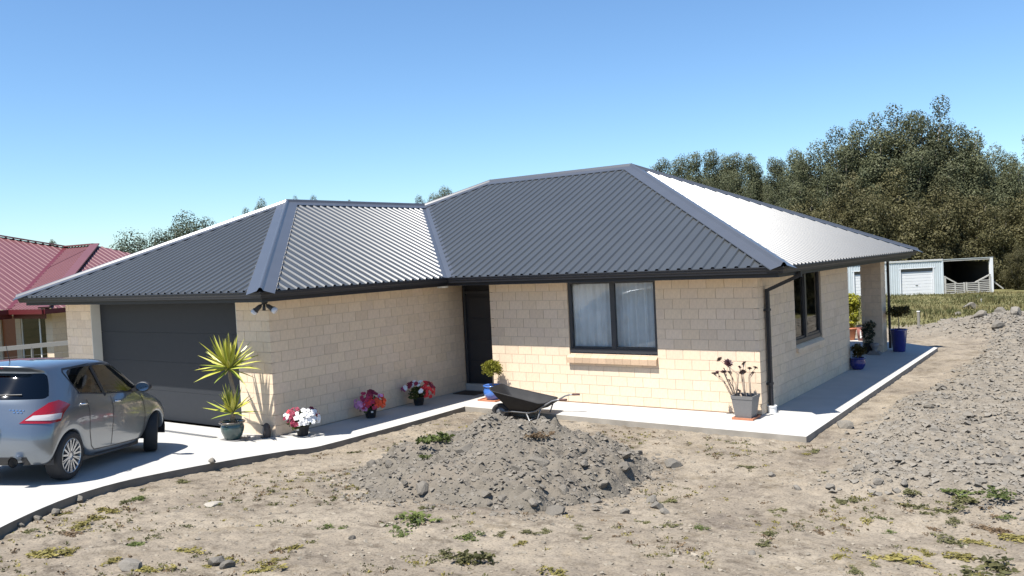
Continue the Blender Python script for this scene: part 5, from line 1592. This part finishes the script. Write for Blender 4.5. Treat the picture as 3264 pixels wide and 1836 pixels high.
STS = [(2075, 1600, .10), (2095, 1622, .10), (2120, 1635, .07), (1120, 1720, .05), (350, 1560, .06), (250, 1600, .10), (180, 1640, .09), (120, 1660, .08), (60, 1682, .08), (300, 1580, .06), (690, 1802, .11), (720, 1812, .09), (410, 1815, .13), (2400, 1770, .05), (3220, 1470, .09), (3160, 1480, .10), (2870, 1470, .08), (2740, 1500, .10), (2780, 1460, .08), (2980, 1375, .10), (3215, 1480, .11), (2650, 1560, .08), (2880, 1545, .08), (2540, 1560, .08), (2460, 1520, .07), (3000, 1240, .12), (3090, 1330, .11), (2960, 1300, .11), (2800, 1540, .09), (3120, 1540, .09)]
for px_, py_, s_ in STS:
    stone(px_, py_, s_, 'loose broken stone lying on the bare dry soil', group='loose stones on the soil', mesh=None)
for px_, py_, s_, lab in ((3190, 998, .26, 'big square edged block on top of the far rubble hump'), (3235, 1003, .30, 'flat slab beside the big block on the far rubble hump'), (3095, 985, .45, 'rounded boulder at the crest of the far rubble hump'), (3125, 1008, .24, 'dark block below the boulder on the far rubble hump'), (3185, 1045, .26, 'light topped rock halfway down the far rubble hump'), (3050, 1005, .22, 'low flat rock at the end of the far rubble hump nearest the house')):
    stone(px_, py_, s_, lab)

# ------------------------------------------------------------------ weeds
WM = {'green': leaf_mat('weed_green', (.05, .07, .022), (.14, .165, .05), transl=.25), 'olive': leaf_mat('weed_olive', (.06, .065, .028), (.16, .15, .065), transl=.2), 'yellow': leaf_mat('weed_yellow', (.10, .095, .03), (.30, .25, .08), transl=.2), 'brown': leaf_mat('weed_brown', (.09, .06, .035), (.20, .14, .08), transl=.1)}
def weed_mesh(kind, seed, n_=260, h=.30, spread=1.0, leaf=.15):
    gz = np.random.default_rng(seed)
    cs = [(0, 0, h * .7)]
    while len(cs) < 12:
        b_ = cs[gz.integers(len(cs))]; a_ = gz.uniform(0, 6.283)
        cs.append((b_[0] + .30 * math.cos(a_) * spread, b_[1] + .30 * math.sin(a_) * spread, h * gz.uniform(.3, 1.0)))
    v, f, t = leaf_cloud(cs, [(.25, .25, .14)] * 12, n_, leaf, seed, aspect=.6, shell=.1)
    v[:, 2] = np.maximum(v[:, 2], -.02)
    me = np_mesh('weed', v, f, WM[kind], {'tone': t})
    return me
WMESH = {k: [weed_mesh(k, 10 * i + j) for j in range(4)] for i, k in enumerate(WM)}
LAB = {'green': 'small low green weed on the bare dry soil', 'olive': 'small greyish green weed on the bare dry soil', 'yellow': 'small yellowing weed on the bare dry soil', 'brown': 'small withered brown weed on the bare dry soil'}
def weed(px_, py_, r_, kind, label=None, hh=1.0, on=None, group=True):
    q = on if on is not None else GP(px_, py_)
    o = bpy.data.objects.new('weed', WMESH[kind][g.randrange(4)]); COL.objects.link(o)
    o.location = q - Vector((0, 0, .005)); o.scale = (r_ * 1.75, r_ * 1.45, r_ * hh * .85); o.rotation_euler = (0, 0, g.uniform(0, 6.3))
    return tag(o, label or LAB[kind], 'weed', (kind + ' weeds dotted over the soil') if label is None else None)
weed(1330, 1672, .30, 'green', 'widest low green weed patch in front of the soil heap', .7)
weed(1272, 1710, .11, 'green', 'small bright green weed just below the widest green patch', .9)
weed(1490, 1712, .15, 'green', 'bright green rosette weed right of the widest green patch', .9)
weed(1505, 1790, .20, 'olive', 'tall stalky green weed at the bottom of the ground before the heap', 1.5)
weed(1410, 1765, .15, 'olive', 'loose pale green weed beside the tall stalky weed', .9)
weed(1345, 1600 + 20, .10, 'olive', 'greyish weed at the foot of the soil heap', .8)
weed(2240, 1690, .10, 'green', 'small bright green weed alone on the pale soil', .8)
weed(1755, 1825, .17, 'yellow', 'yellow green weed at the bottom edge below the heap', .8)
weed(3045, 1570, .20, 'green', 'deep green weed just below the rubble bank', .8)
weed(3205, 1580, .22, 'green', 'large green weed on the soil beside the rubble bank near the frame edge', .8)
weed(3100, 1605, .22, 'olive', 'grey green weed between the two deep green weeds by the rubble', .7)
weed(2920, 1575, .16, 'olive', 'brownish green weed under the rubble bank edge', .7)
weed(2905, 1800, .26, 'yellow', 'broad yellow green weed low on the open soil', .5)
weed(3150, 1805, .33, 'olive', 'largest bushy weed at the bottom corner of the soil', .8)
weed(3235, 1720, .18, 'yellow', 'bright yellow flowering weed near the bottom corner', .7)
def on_heap(px_, py_):
    d = ray(px_, py_)
    for tt in np.linspace(8, 18, 1500):
        q = CAM + d * tt
        if hx[0] < q.x < hx[-1] and hy[0] < q.y < hy[-1] and q.z < heap_z(q.x, q.y): return q
    return GP(px_, py_)
weed(0, 0, .26, 'green', 'leafy green weed growing on the flank of the soil heap', 1.6, on_heap(1405, 1410))
weed(0, 0, .10, 'green', 'thin green weed low on the side of the soil heap', 1.8, on_heap(1350, 1460))
weed(0, 0, .20, 'brown', 'withered orange brown weed near the top of the soil heap', .9, on_heap(1700, 1395))
fix = [(440, 1592, .15, 'green'), (390, 1602, .12, 'olive'), (340, 1630, .16, 'yellow'), (300, 1655, .15, 'yellow'), (195, 1640, .10, 'yellow'), (90, 1695, .15, 'olive'), (575, 1540, .14, 'olive'), (700, 1610, .12, 'olive'), (430, 1738, .13, 'green'), (250, 1690, .17, 'yellow'), (150, 1770, .22, 'yellow'), (240, 1755, .14, 'yellow'), (350, 1795, .11, 'yellow'), (520, 1820, .17, 'yellow'), (605, 1760, .15, 'yellow'), (715, 1795, .16, 'yellow'), (850, 1820, .17, 'yellow'), (920, 1750, .12, 'yellow'), (890, 1790, .13, 'yellow'), (490, 1710, .11, 'olive'), (210, 1705, .11, 'brown'), (1040, 1685, .10, 'green'), (1085, 1685, .08, 'green'), (1150, 1510, .12, 'olive'), (1130, 1445, .12, 'olive'), (1200, 1512, .14, 'olive'), (1125, 1550, .12, 'yellow'), (1180, 1575, .10, 'yellow'), (1290, 1540, .12, 'olive'), (1430, 1590, .10, 'olive'), (1590, 1705, .10, 'olive'), (1670, 1700, .10, 'olive'), (1730, 1690, .09, 'olive'), (1655, 1735, .09, 'yellow'), (1850, 1690, .09, 'olive'), (2060, 1670, .09, 'olive'), (2110, 1683, .11, 'olive'), (1960, 1715, .06, 'brown'), (1870, 1720, .07, 'olive'), (2020, 1740, .08, 'olive'), (2140, 1770, .07, 'olive'), (2150, 1600, .12, 'olive'), (2080, 1620, .07, 'brown'), (2400, 1490, .12, 'olive'), (2590, 1440, .12, 'olive'), (2570, 1448, .08, 'yellow'), (2665, 1595, .11, 'olive'), (2725, 1602, .13, 'olive'), (2880, 1615, .16, 'olive'), (2500, 1630, .11, 'olive'), (2480, 1645, .09, 'olive'), (2455, 1700, .12, 'olive'), (2420, 1740, .11, 'olive'), (2760, 1660, .10, 'yellow'), (2810, 1655, .08, 'green'), (2840, 1700, .08, 'green'), (2965, 1685, .08, 'brown'), (3010, 1635, .13, 'olive'), (3030, 1655, .12, 'olive'), (3150, 1620, .15, 'brown'), (3175, 1650, .13, 'brown'), (3220, 1650, .10, 'green'), (3140, 1690, .16, 'brown'), (3060, 1735, .16, 'olive'), (3120, 1735, .14, 'yellow'), (2920, 1755, .13, 'yellow'), (2680, 1780, .12, 'yellow'), (2790, 1810, .08, 'olive'), (2620, 1700, .08, 'brown'), (2560, 1660, .08, 'olive'), (3060, 1780, .18, 'yellow'), (2960, 1640, .1, 'olive'), (2740, 1826, .1, 'olive')]
for px_, py_, r_, k_ in fix: weed(px_, py_, r_, k_, hh=.65)
# ground cover too small to count
gz = np.random.default_rng(44)
n_ = 4200
p = np.stack([gz.uniform(1.5, 12.5, n_), gz.uniform(-6.8, 3.2, n_)], 1)
dens = smooth(.48, .75, vnoise(p[:, 0], p[:, 1], .8, 77)) * .9 + .07
ok = (gz.random(n_) < dens) & (mound_h(p[:, 0], p[:, 1]) < .01) & (p[:, 0] > np.interp(p[:, 1], ey, ex) + .06) & (bank_mask(p[:, 0], p[:, 1]) < .4)
p = p[ok]; zz = ground_h(p[:, 0], p[:, 1])
for kind, sel in (('olive', slice(0, None, 3)), ('brown', slice(1, None, 3)), ('yellow', slice(2, None, 3))):
    q = p[sel]; z_ = zz[sel]
    cs = np.stack([q[:, 0], q[:, 1], z_ + .010], 1)
    rs = np.stack([gz.uniform(.02, .09, len(q))] * 2 + [gz.uniform(.010, .022, len(q))], 1)
    v, f, t = leaf_cloud(cs, rs, len(q) * 14, .024, 5 + len(kind), aspect=.6, shell=.1)
    link('ground_cover', np_mesh('ground_cover', v, f, WM[kind], {'tone': t}), None, 'stuff')

def place_word(q):
    e = float(np.interp(q.y, ey, ex))
    if q.x < e + .75: return 'by the drive edge'
    if bank_mask(np.array([q.x]), np.array([q.y]))[0] > .25: return 'on the rubble bank'
    if q.x > 8.9 and q.y > -1.2: return 'below the rubble bank'
    if q.y > 2.2: return 'by the front path'
    if 2.2 < q.x < 7.7 and q.y > -3.0: return 'round the soil heap'
    if q.x > 7.7: return 'on the pale soil'
    return 'on the soil below the heap'
NTH = ['first', 'second', 'third', 'fourth', 'fifth', 'sixth', 'seventh', 'eighth', 'ninth', 'tenth', 'eleventh', 'twelfth', 'thirteenth', 'fourteenth', 'fifteenth', 'sixteenth', 'seventeenth', 'eighteenth', 'nineteenth', 'twentieth']
sets = {}
for o in list(COL.objects):
    if o.get('group') and o.get('category') in ('weed', 'stone'):
        sets.setdefault((o['label'], place_word(o.location)), []).append(o)
for (lb, where), obs in sets.items():
    short = lb.replace(' on the bare dry soil', '').replace(' lying on the bare dry soil', '').replace(' lying', '')
    obs.sort(key=lambda o: (o.location - CAM).dot(_r) / (o.location - CAM).dot(_f))
    for i, o in enumerate(obs):
        o['label'] = short + ' ' + where + (', %s from the left' % NTH[i] if len(obs) > 1 else '')

# ------------------------------------------------------------------ field grass
gz = np.random.default_rng(48)
n_ = 30000
gy_ = 20 + 56 * gz.random(n_) ** 1.25
gx_ = gz.uniform(-14, 10, n_) - (gy_ - 40) * .12
msk = smooth(22.0, 26.0, gy_ + 3.0 * (vnoise(gx_, gy_, 3.0, 61) - .5) - .35 * (gx_ - 7)) * (1 - bank_mask(gx_, gy_))
ok = gz.random(n_) < msk
gx_, gy_ = gx_[ok], gy_[ok]; n_ = len(gx_); gz_ = ground_h(gx_, gy_)
hgt = (.07 + .20 * vnoise(gx_, gy_, 2.5, 81) ** 2 * 1.6) * gz.uniform(.5, 1.2, n_)
V = []; 
a = gz.random(n_) * 6.28; w_ = .02 + .035 * gz.random(n_)
lean = gz.normal(0, .35, (n_, 2)) * hgt[:, None]
b0_ = np.stack([gx_ - np.cos(a) * w_, gy_ - np.sin(a) * w_, gz_ - .02], 1); b1_ = np.stack([gx_ + np.cos(a) * w_, gy_ + np.sin(a) * w_, gz_ - .02], 1)
tp = np.stack([gx_ + lean[:, 0], gy_ + lean[:, 1], gz_ + hgt], 1)
V = np.stack([b0_, b1_, tp], 1).reshape(-1, 3); F = np.arange(n_ * 3).reshape(-1, 3)
M['grass'] = leaf_mat('dry_grass', (.065, .075, .028), (.20, .17, .08), transl=.2)
tone = np.clip(.25 + .9 * (vnoise(gx_, gy_, 4.0, 83) - .3) + gz.normal(0, .18, n_), 0, 1)
link('grass', np_mesh('grass', V, F, M['grass'], {'tone': np.repeat(tone, 3)}), None, 'stuff')

# ------------------------------------------------------------------ farm shed across the field
M['shedclad'] = mat('pale_blue_cladding', (.56, .62, .65), .5, noise=(1.5, .05))
M['shedwhite'] = mat('white_roller_door', (.78, .80, .82), .5, noise=(1, .03))
M['timber'] = mat('weathered_timber', (.45, .44, .41), .85, noise=(6, .15))
sR, sL = DP(3162.5, 928.3, 74), DP(2704.8, 941.4, 73)
sa = (sL - sR); sa.z = 0; sa.normalize()   # along the front, towards the left
sn = Vector((sa.y, -sa.x, 0));  sn = sn if sn.y < 0 else -sn
shed = empty('farm_shed', (sR.x, sR.y, sR.z - .1), 'long pale blue farm shed with white roller doors and one open bay', 'shed')
SO = Vector((0, 0, 0))
def sbox(mb, u0, u1, d0, d1, z0, z1):
    c = sa * ((u0 + u1) / 2) - sn * ((d0 + d1) / 2) + Vector((0, 0, (z0 + z1) / 2))
    return mb.obox(c, sa * ((u1 - u0) / 2), sn * ((d1 - d0) / 2), Vector((0, 0, (z1 - z0) / 2)))
TOP = 3.0
UB = 4.5                                                       # open bay 0..UB
DW = [(5.28, 8.17), (9.60, 12.3)]
def cladding(u0, u1, z0, z1, d=.0):
    mb = MB(); u = u0
    while u < u1 - .01:
        q = min(u + .2, u1)
        sbox(mb, u, min(u + .13, u1), d, d + .03, z0, z1)
        if q > u + .13: sbox(mb, u + .13, q, d - .02, d + .03, z0, z1)
        u = q
    return mb.build('cladding', M['shedclad'], shed)
cladding(UB, DW[0][0], 0, TOP); cladding(DW[0][1], DW[1][0], 0, TOP); cladding(DW[1][1], 12.9, 0, TOP)
for a_, b_ in DW:
    cladding(a_, b_, 2.40, TOP)
    dr = sbox(MB(), a_, b_, .12, .16, 0, 2.12).build('roller_door', M['shedwhite'], shed)
    for k_ in range(8): sbox(MB(), a_ + .03, b_ - .03, .09, .125, .02 + k_ * .262, .255 + k_ * .262).build('slat', M['shedwhite'], dr)
    sbox(MB(), (a_ + b_) / 2 - .1, (a_ + b_) / 2 + .1, .06, .09, .95, 1.0).build('handle', M['steel'], dr)
    sbox(MB(), a_, b_, .14, .2, 2.12, 2.42).build('door_drum', M['greypot'], shed)
    fr = MB(); sbox(fr, a_ - .08, a_, -.03, .1, 0, 2.46); sbox(fr, b_, b_ + .08, -.03, .1, 0, 2.46); sbox(fr, a_ - .18, b_ + .18, -.035, -.02, 2.40, 2.46); fr.build('door_frame', M['shedwhite'], shed)
sbox(MB(), UB - .1, 13.0, -.06, 0, TOP - .02, TOP + .12).build('gutter', M['white'], shed)
sbox(MB(), -.05, UB - .1, -.03, .04, TOP - .12, TOP + .05).build('lintel', M['timber'], shed)
sbox(MB(), -.12, .14, -.05, .14, 0, TOP + .06).build('post', M['shedwhite'], shed)
sbox(MB(), UB - .14, UB, -.04, .12, 0, TOP - .01).build('post', M['shedclad'], shed)
mb = MB(); sbox(mb, -.1, 12.9, 6.0, 6.05, 0, TOP - .3); sbox(mb, 12.85, 12.9, .05, 6, 0, TOP - .3); sbox(mb, UB - .05, UB, .14, 6, 0, TOP - .3); sbox(mb, -.1, -.05, .6, 6, 0, TOP - .3); mb.build('inner_wall', M['dark'], shed)
c0_, c1_ = sa * -.15 + sn * .06, sa * 13.0 + sn * .06
mb = MB(); mb.add([c0_ + Vector((0, 0, TOP + .07)), c1_ + Vector((0, 0, TOP + .07)), c1_ - sn * 6.2 + Vector((0, 0, TOP - .25)), c0_ - sn * 6.2 + Vector((0, 0, TOP - .25)), c0_ + Vector((0, 0, TOP + .03)), c1_ + Vector((0, 0, TOP + .03)), c1_ - sn * 6.2 + Vector((0, 0, TOP - .29)), c0_ - sn * 6.2 + Vector((0, 0, TOP - .29))], [(0, 1, 2, 3), (7, 6, 5, 4), (0, 4, 5, 1), (1, 5, 6, 2), (2, 6, 7, 3), (3, 7, 4, 0)])
mb.build('roof', M['shedclad'], shed)
mb = MB(); mb.bar(sa * -.1 - sn * .3 + Vector((0, 0, 1.1)), sa * -1.2 - sn * .3 + Vector((0, 0, .25)), .10, .10); mb.build('brace', M['timber'], shed)
def gate(u0, u1, hinge_left, label, extra):
    gt = empty('farm_gate', shed.location + sa * u0 + sn * .09, label, 'gate', 'pair of timber gates across the open bay')
    L_ = u1 - u0
    def gb(a_, b_, z0, z1, nm, d=.05):
        c = sa * ((a_ + b_) / 2) + Vector((0, 0, (z0 + z1) / 2))
        return MB().obox(c, sa * ((b_ - a_) / 2), sn * (d / 2), Vector((0, 0, (z1 - z0) / 2))).build(nm, M['timber'], gt)
    hs = [.12, .28, .44, .60, .76, .92] + ([1.10] if extra else [])
    for k_, z in enumerate(hs):
        gb((0 if not (k_ == 6) else 0), (L_ if not (k_ == 6) else L_ * .5), z - .04, z + .04, 'rail')
    gb(0, .12, 0.03, 1.0 if not hinge_left == 0 else 1.62, 'stile', .07); gb(L_ - .12, L_, .03, 1.62 if hinge_left else 1.0, 'stile', .07); gb(L_ * .46, L_ * .46 + .1, .03, 1.0, 'stile', .065)
    mb = MB()
    if hinge_left: mb.bar(sa * L_ + Vector((0, 0, 1.58)), sa * (L_ * .40) + Vector((0, 0, .95)), .07, .11)
    else: mb.bar(Vector((0, 0, 1.58)), sa * (L_ * .62) + Vector((0, 0, .95)), .07, .11)
    mb.build('brace', M['timber'], gt)
gate(.18, 2.42, 0, 'pale timber gate at the post end of the open shed bay', True)
gate(2.50, UB - .18, 1, 'pale timber gate next to the roller doors across the open shed bay', False)

# field marker and posts
q = GP(3128, 964); tag(MB().box(q.x - .045, q.x + .045, q.y - .045, q.y + .045, q.z - .1, q.z + .62 * .36).build('marker_peg', M['white']), 'short white marker peg standing in the field grass', 'peg')
q = DP(2927, 985, 30); q.z = gh(q.x, q.y); MB_ = MB().box(q.x - .04, q.x + .04, q.y - .04, q.y + .04, q.z - .1, q.z + .52)
fp = MB_.build('fence_post', mat('old_post_timber', (.20, .19, .165), .9)); tag(fp, 'weathered post with a white top standing in the grass beyond the veranda', 'post')
MB().box(q.x - .05, q.x + .05, q.y - .05, q.y + .05, q.z + .52, q.z + .545).build('post_cap', M['white'], fp)

# ------------------------------------------------------------------ trees
def tree_mesh(H, kind, seed, n_=5200):
    """Crown clumps stacked to a profile, trunk and limbs. Returns (crown mesh, trunk mesh)."""
    gt = random.Random(seed)
    cs, rs = [], []
    limbs = MB()
    limbs.tube([(0, 0, -1.0), (gt.uniform(-.2, .2), gt.uniform(-.2, .2), H * .3), (gt.uniform(-.5, .5), gt.uniform(-.5, .5), H * .6), (gt.uniform(-.5, .5), gt.uniform(-.4, .4), H * .82)], [H * .014, H * .010, H * .005, H * .001], 8)
    if kind == 'gum': z0, z1, R0, nk = .12, .97, .22, 60
    elif kind == 'tallgum': z0, z1, R0, nk = .36, .97, .13, 30
    elif kind == 'bushy': z0, z1, R0, nk = .06, .95, .34, 60
    else: z0, z1, R0, nk = .08, .95, .48, 80
    nlead = {'gum': 9, 'tallgum': 4, 'bushy': 7, 'dark': 10}[kind]
    for l_ in range(nlead):
        a = l_ * 2.4 + gt.uniform(-.5, .5)
        rr = R0 * H * (0 if l_ == 0 else math.sqrt((l_ + .3) / nlead)) * gt.uniform(.8, 1.1)
        top = H * (z1 if l_ == 0 else z1 * (1 - (.42 if kind != 'dark' else .30) * (rr / (R0 * H)) ** 1.4 * gt.uniform(.6, 1.2)))
        lo = H * z0 + (top - H * z0) * (.05 if kind != 'tallgum' else .25) * gt.random()
        bx_, by_ = rr * math.cos(a), rr * math.sin(a)
        nk_ = max(5, int(nk * 1.9 / nlead))
        limbs.tube([(0, 0, lo * .6), (bx_ * .6, by_ * .6, lo + (top - lo) * .3), (bx_, by_, top - .6)], [H * .009, H * .005, H * .0015], 5)
        for k_ in range(nk_):
            t = (k_ + gt.random() * .8) / nk_
            w = (R0 * H * .55) * (1 - t) ** .6 + .3
            b_ = gt.uniform(0, 6.283)
            c = (bx_ * (.55 + .45 * t) + w * math.cos(b_) * gt.random() ** .5, by_ * (.55 + .45 * t) + w * math.sin(b_) * gt.random() ** .5, lo + (top - lo) * t)
            cr = H * gt.uniform(.045, .078) * (1.15 - .22 * t) * {'bushy': 1.35, 'dark': 1.5}.get(kind, 1)
            cs.append(c); rs.append((cr * gt.uniform(.9, 1.3), cr * gt.uniform(.9, 1.3), cr * gt.uniform(.9, 1.5)))
            if k_ % 4 == 1: limbs.tube([(bx_ * .8, by_ * .8, c[2] - .05 * H), c], [H * .003, H * .001], 4)
    v, f, t = leaf_cloud(cs, rs, n_, (.21 if kind != 'dark' else .19), seed, droop=.25, aspect=.6, shell=.62, outward=1.0)
    lm = {'gum': M['gum'], 'tallgum': M['gum'], 'bushy': M['gum_brown'], 'dark': M['darkleaf']}[kind]
    return np_mesh('crown', v, f, lm, {'tone': t}), limbs.mesh('trunk', M['bark'], True)
TREES = {k: [tree_mesh(H, k, s_ + 7 * i, n_) for i in range(cnt_)] for k, H, s_, cnt_, n_ in (('gum', 20, 1, 4, 70000), ('tallgum', 20, 50, 3, 36000), ('bushy', 12, 80, 3, 32000), ('dark', 12, 90, 2, 38000))}
HT = {'gum': 20, 'tallgum': 20, 'bushy': 12, 'dark': 12}
gt = random.Random(12)
def tree(px_, top, D, kind, label, wid=1.0, group=None):
    p = DP(px_, top, D)
    z0 = gh(p.x, p.y)
    s_ = (p.z - z0) / (HT[kind] * 1.0)
    t = empty('tree', (p.x, p.y, z0 - .1), label, 'tree', group, gt.uniform(0, 6.28))
    cm, tm = TREES[kind][gt.randrange(len(TREES[kind]))]
    c = link('crown', cm, t); tr = link('trunk', tm, t)
    t.scale = (s_ * wid, s_ * wid, s_)
    return t
ORD = ['first', 'second', 'third', 'fourth', 'fifth', 'sixth', 'seventh', 'eighth', 'ninth', 'tenth', 'eleventh', 'twelfth', 'thirteenth', 'fourteenth', 'fifteenth', 'sixteenth']
K = 3264 / 2576
SH = 'trees of the dense shelter belt beyond the shed'
BG = [('gum', 2020, 395, 100, 1.05), ('gum', 2062, 352, 98, 1.0), ('gum', 2112, 316, 97, 1.0), ('gum', 2160, 300, 96, 1.0), ('gum', 2205, 278, 96, 1.0), ('gum', 2252, 258, 95, 1.05), ('gum', 2312, 282, 94, 1.0), ('gum', 2362, 236, 95, 1.0), ('gum', 2412, 312, 93, .95), ('gum', 2450, 340, 92, .95), ('gum', 2500, 362, 93, .95), ('gum', 2545, 385, 92, .95), ('gum', 2590, 330, 90, 1.0)]
labs = ['shelter belt gum tree at the low house end of the tall clump', 'shelter belt gum tree second from the house end of the tall clump', 'shelter belt gum tree third from the house end', 'shelter belt gum tree on the rising shoulder of the tall clump', 'shelter belt gum tree just before the rounded hump of the clump', 'gum tree forming the rounded hump left of the tallest peak', 'gum tree in the dip left of the tallest peak', 'tallest gum tree, the peak of the shelter belt', 'gum tree just right of the tallest peak, stepping down', 'gum tree at the right shoulder below the tallest peak', 'shorter gum tree in the gap right of the tall clump', 'second shorter gum tree in the gap near the frame edge', 'tall gum tree at the right frame edge']
for (k_, x, y, D, wd), lb in zip(BG, labs): tree(x * K, y * K, D, k_, lb, wd, SH)
BU = [(2040, 470, 92), (2085, 500, 90), (2140, 440, 90), (2200, 470, 89), (2230, 560, 87), (2260, 430, 90), (2290, 610, 88), (2310, 480, 88), (2330, 570, 87), (2365, 440, 89), (2390, 620, 88), (2420, 500, 88), (2440, 590, 87), (2475, 470, 88), (2530, 500, 87), (2580, 480, 86)]
for i, (x, y, D) in enumerate(BU):
    tree(x * K, y * K, D, 'bushy', 'olive brown bushy tree at the foot of the shelter belt, %s from the house end' % ORD[i], 1.0, 'bushy trees under the shelter belt')
MIR = [(15, 36, 'bushy', 'closest to the house'), (19, 42, 'bushy', 'second along the line'), (24, 49, 'gum', 'third along the line'), (30, 57, 'gum', 'fourth along the line'), (38, 64, 'gum', 'fifth along the line'), (47, 72, 'gum', 'sixth and farthest along the line')]
for x, y, kd, wh in MIR:
    z0 = gh(x, y); t = empty('tree', (x, y, z0 - .1), 'tree mirrored in the side window, ' + wh, 'tree', 'trees mirrored in the side window', gt.uniform(0, 6.28))
    cm, tm = TREES[kd][gt.randrange(len(TREES[kd]))]; link('crown', cm, t); link('trunk', tm, t)
tree(2560 * K, 612 * K, 80, 'bushy', 'low rounded green bush tree right of the open shed bay', 1.0)

ROW = [(1642, 415, 128), (1662, 398, 128), (1712, 392, 126), (1750, 378, 125), (1792, 372, 125), (1822, 390, 126), (1848, 380, 125), (1888, 384, 124), (1905, 408, 124), (1945, 392, 122), (1968, 402, 122), (2000, 375, 120), (2025, 400, 118)]
for i, (x, y, D) in enumerate(ROW):
    tree(x * K, y * K, D, 'tallgum', 'slender gum tree in the far row, %s counted from the slate roof peak' % ORD[i], .85, 'far row of gum trees behind the roof')
for i, (x, y, D) in enumerate(((1700, 450, 118), (1740, 440, 118), (1785, 445, 117), (1830, 440, 117), (1880, 450, 116), (1930, 460, 114), (1985, 455, 110), (2030, 450, 105))):
    tree(x * K, y * K, D, 'gum', 'lower gum tree in front of the far row, %s counted from the slate roof peak' % ORD[i], .8, 'lower gum trees of the far row')
tree(1118 * K, 470 * K, 120, 'tallgum', 'gum tree top showing above the join of the two roofs', .9)
tree(1092 * K, 487 * K, 118, 'tallgum', 'gum tree top just left of the one above the roof join', .9)
tree(1056 * K, 489 * K, 118, 'gum', 'rounded gum tree top above the end of the garage ridge', .6)
tree(880 * K, 500 * K, 120, 'tallgum', 'wispy treetop barely showing over the middle of the garage ridge', .5)
tree(790 * K, 489 * K, 110, 'gum', 'brownish tree top above the garage ridge, right of the hip point', .55)
tree(742 * K, 489 * K, 110, 'gum', 'brownish tree top right above the garage hip point', .5)
tree(655 * K, 497 * K, 100, 'gum', 'tree top behind the pale hip line of the garage roof', .7)
tree(620 * K, 520 * K, 100, 'gum', 'lower tree top beside the pale hip line of the garage roof', .6)
tree(455 * K, 530 * K, 72, 'dark', 'broad dark green tree behind the garage roof hip', 1.15)
tree(385 * K, 575 * K, 72, 'dark', 'lower dark side of the broad tree by the roof hip, a tree of its own', .9)
tree(525 * K, 545 * K, 73, 'dark', 'dark tree on the upper side of the broad tree behind the hip', .9)
tree(322 * K, 618 * K, 70, 'dark', 'small dark tree tip between the red roof and the garage roof', .4)
tree(132 * K, 598 * K, 62, 'tallgum', 'feathery treetop behind the ridge of the red roof', .6)
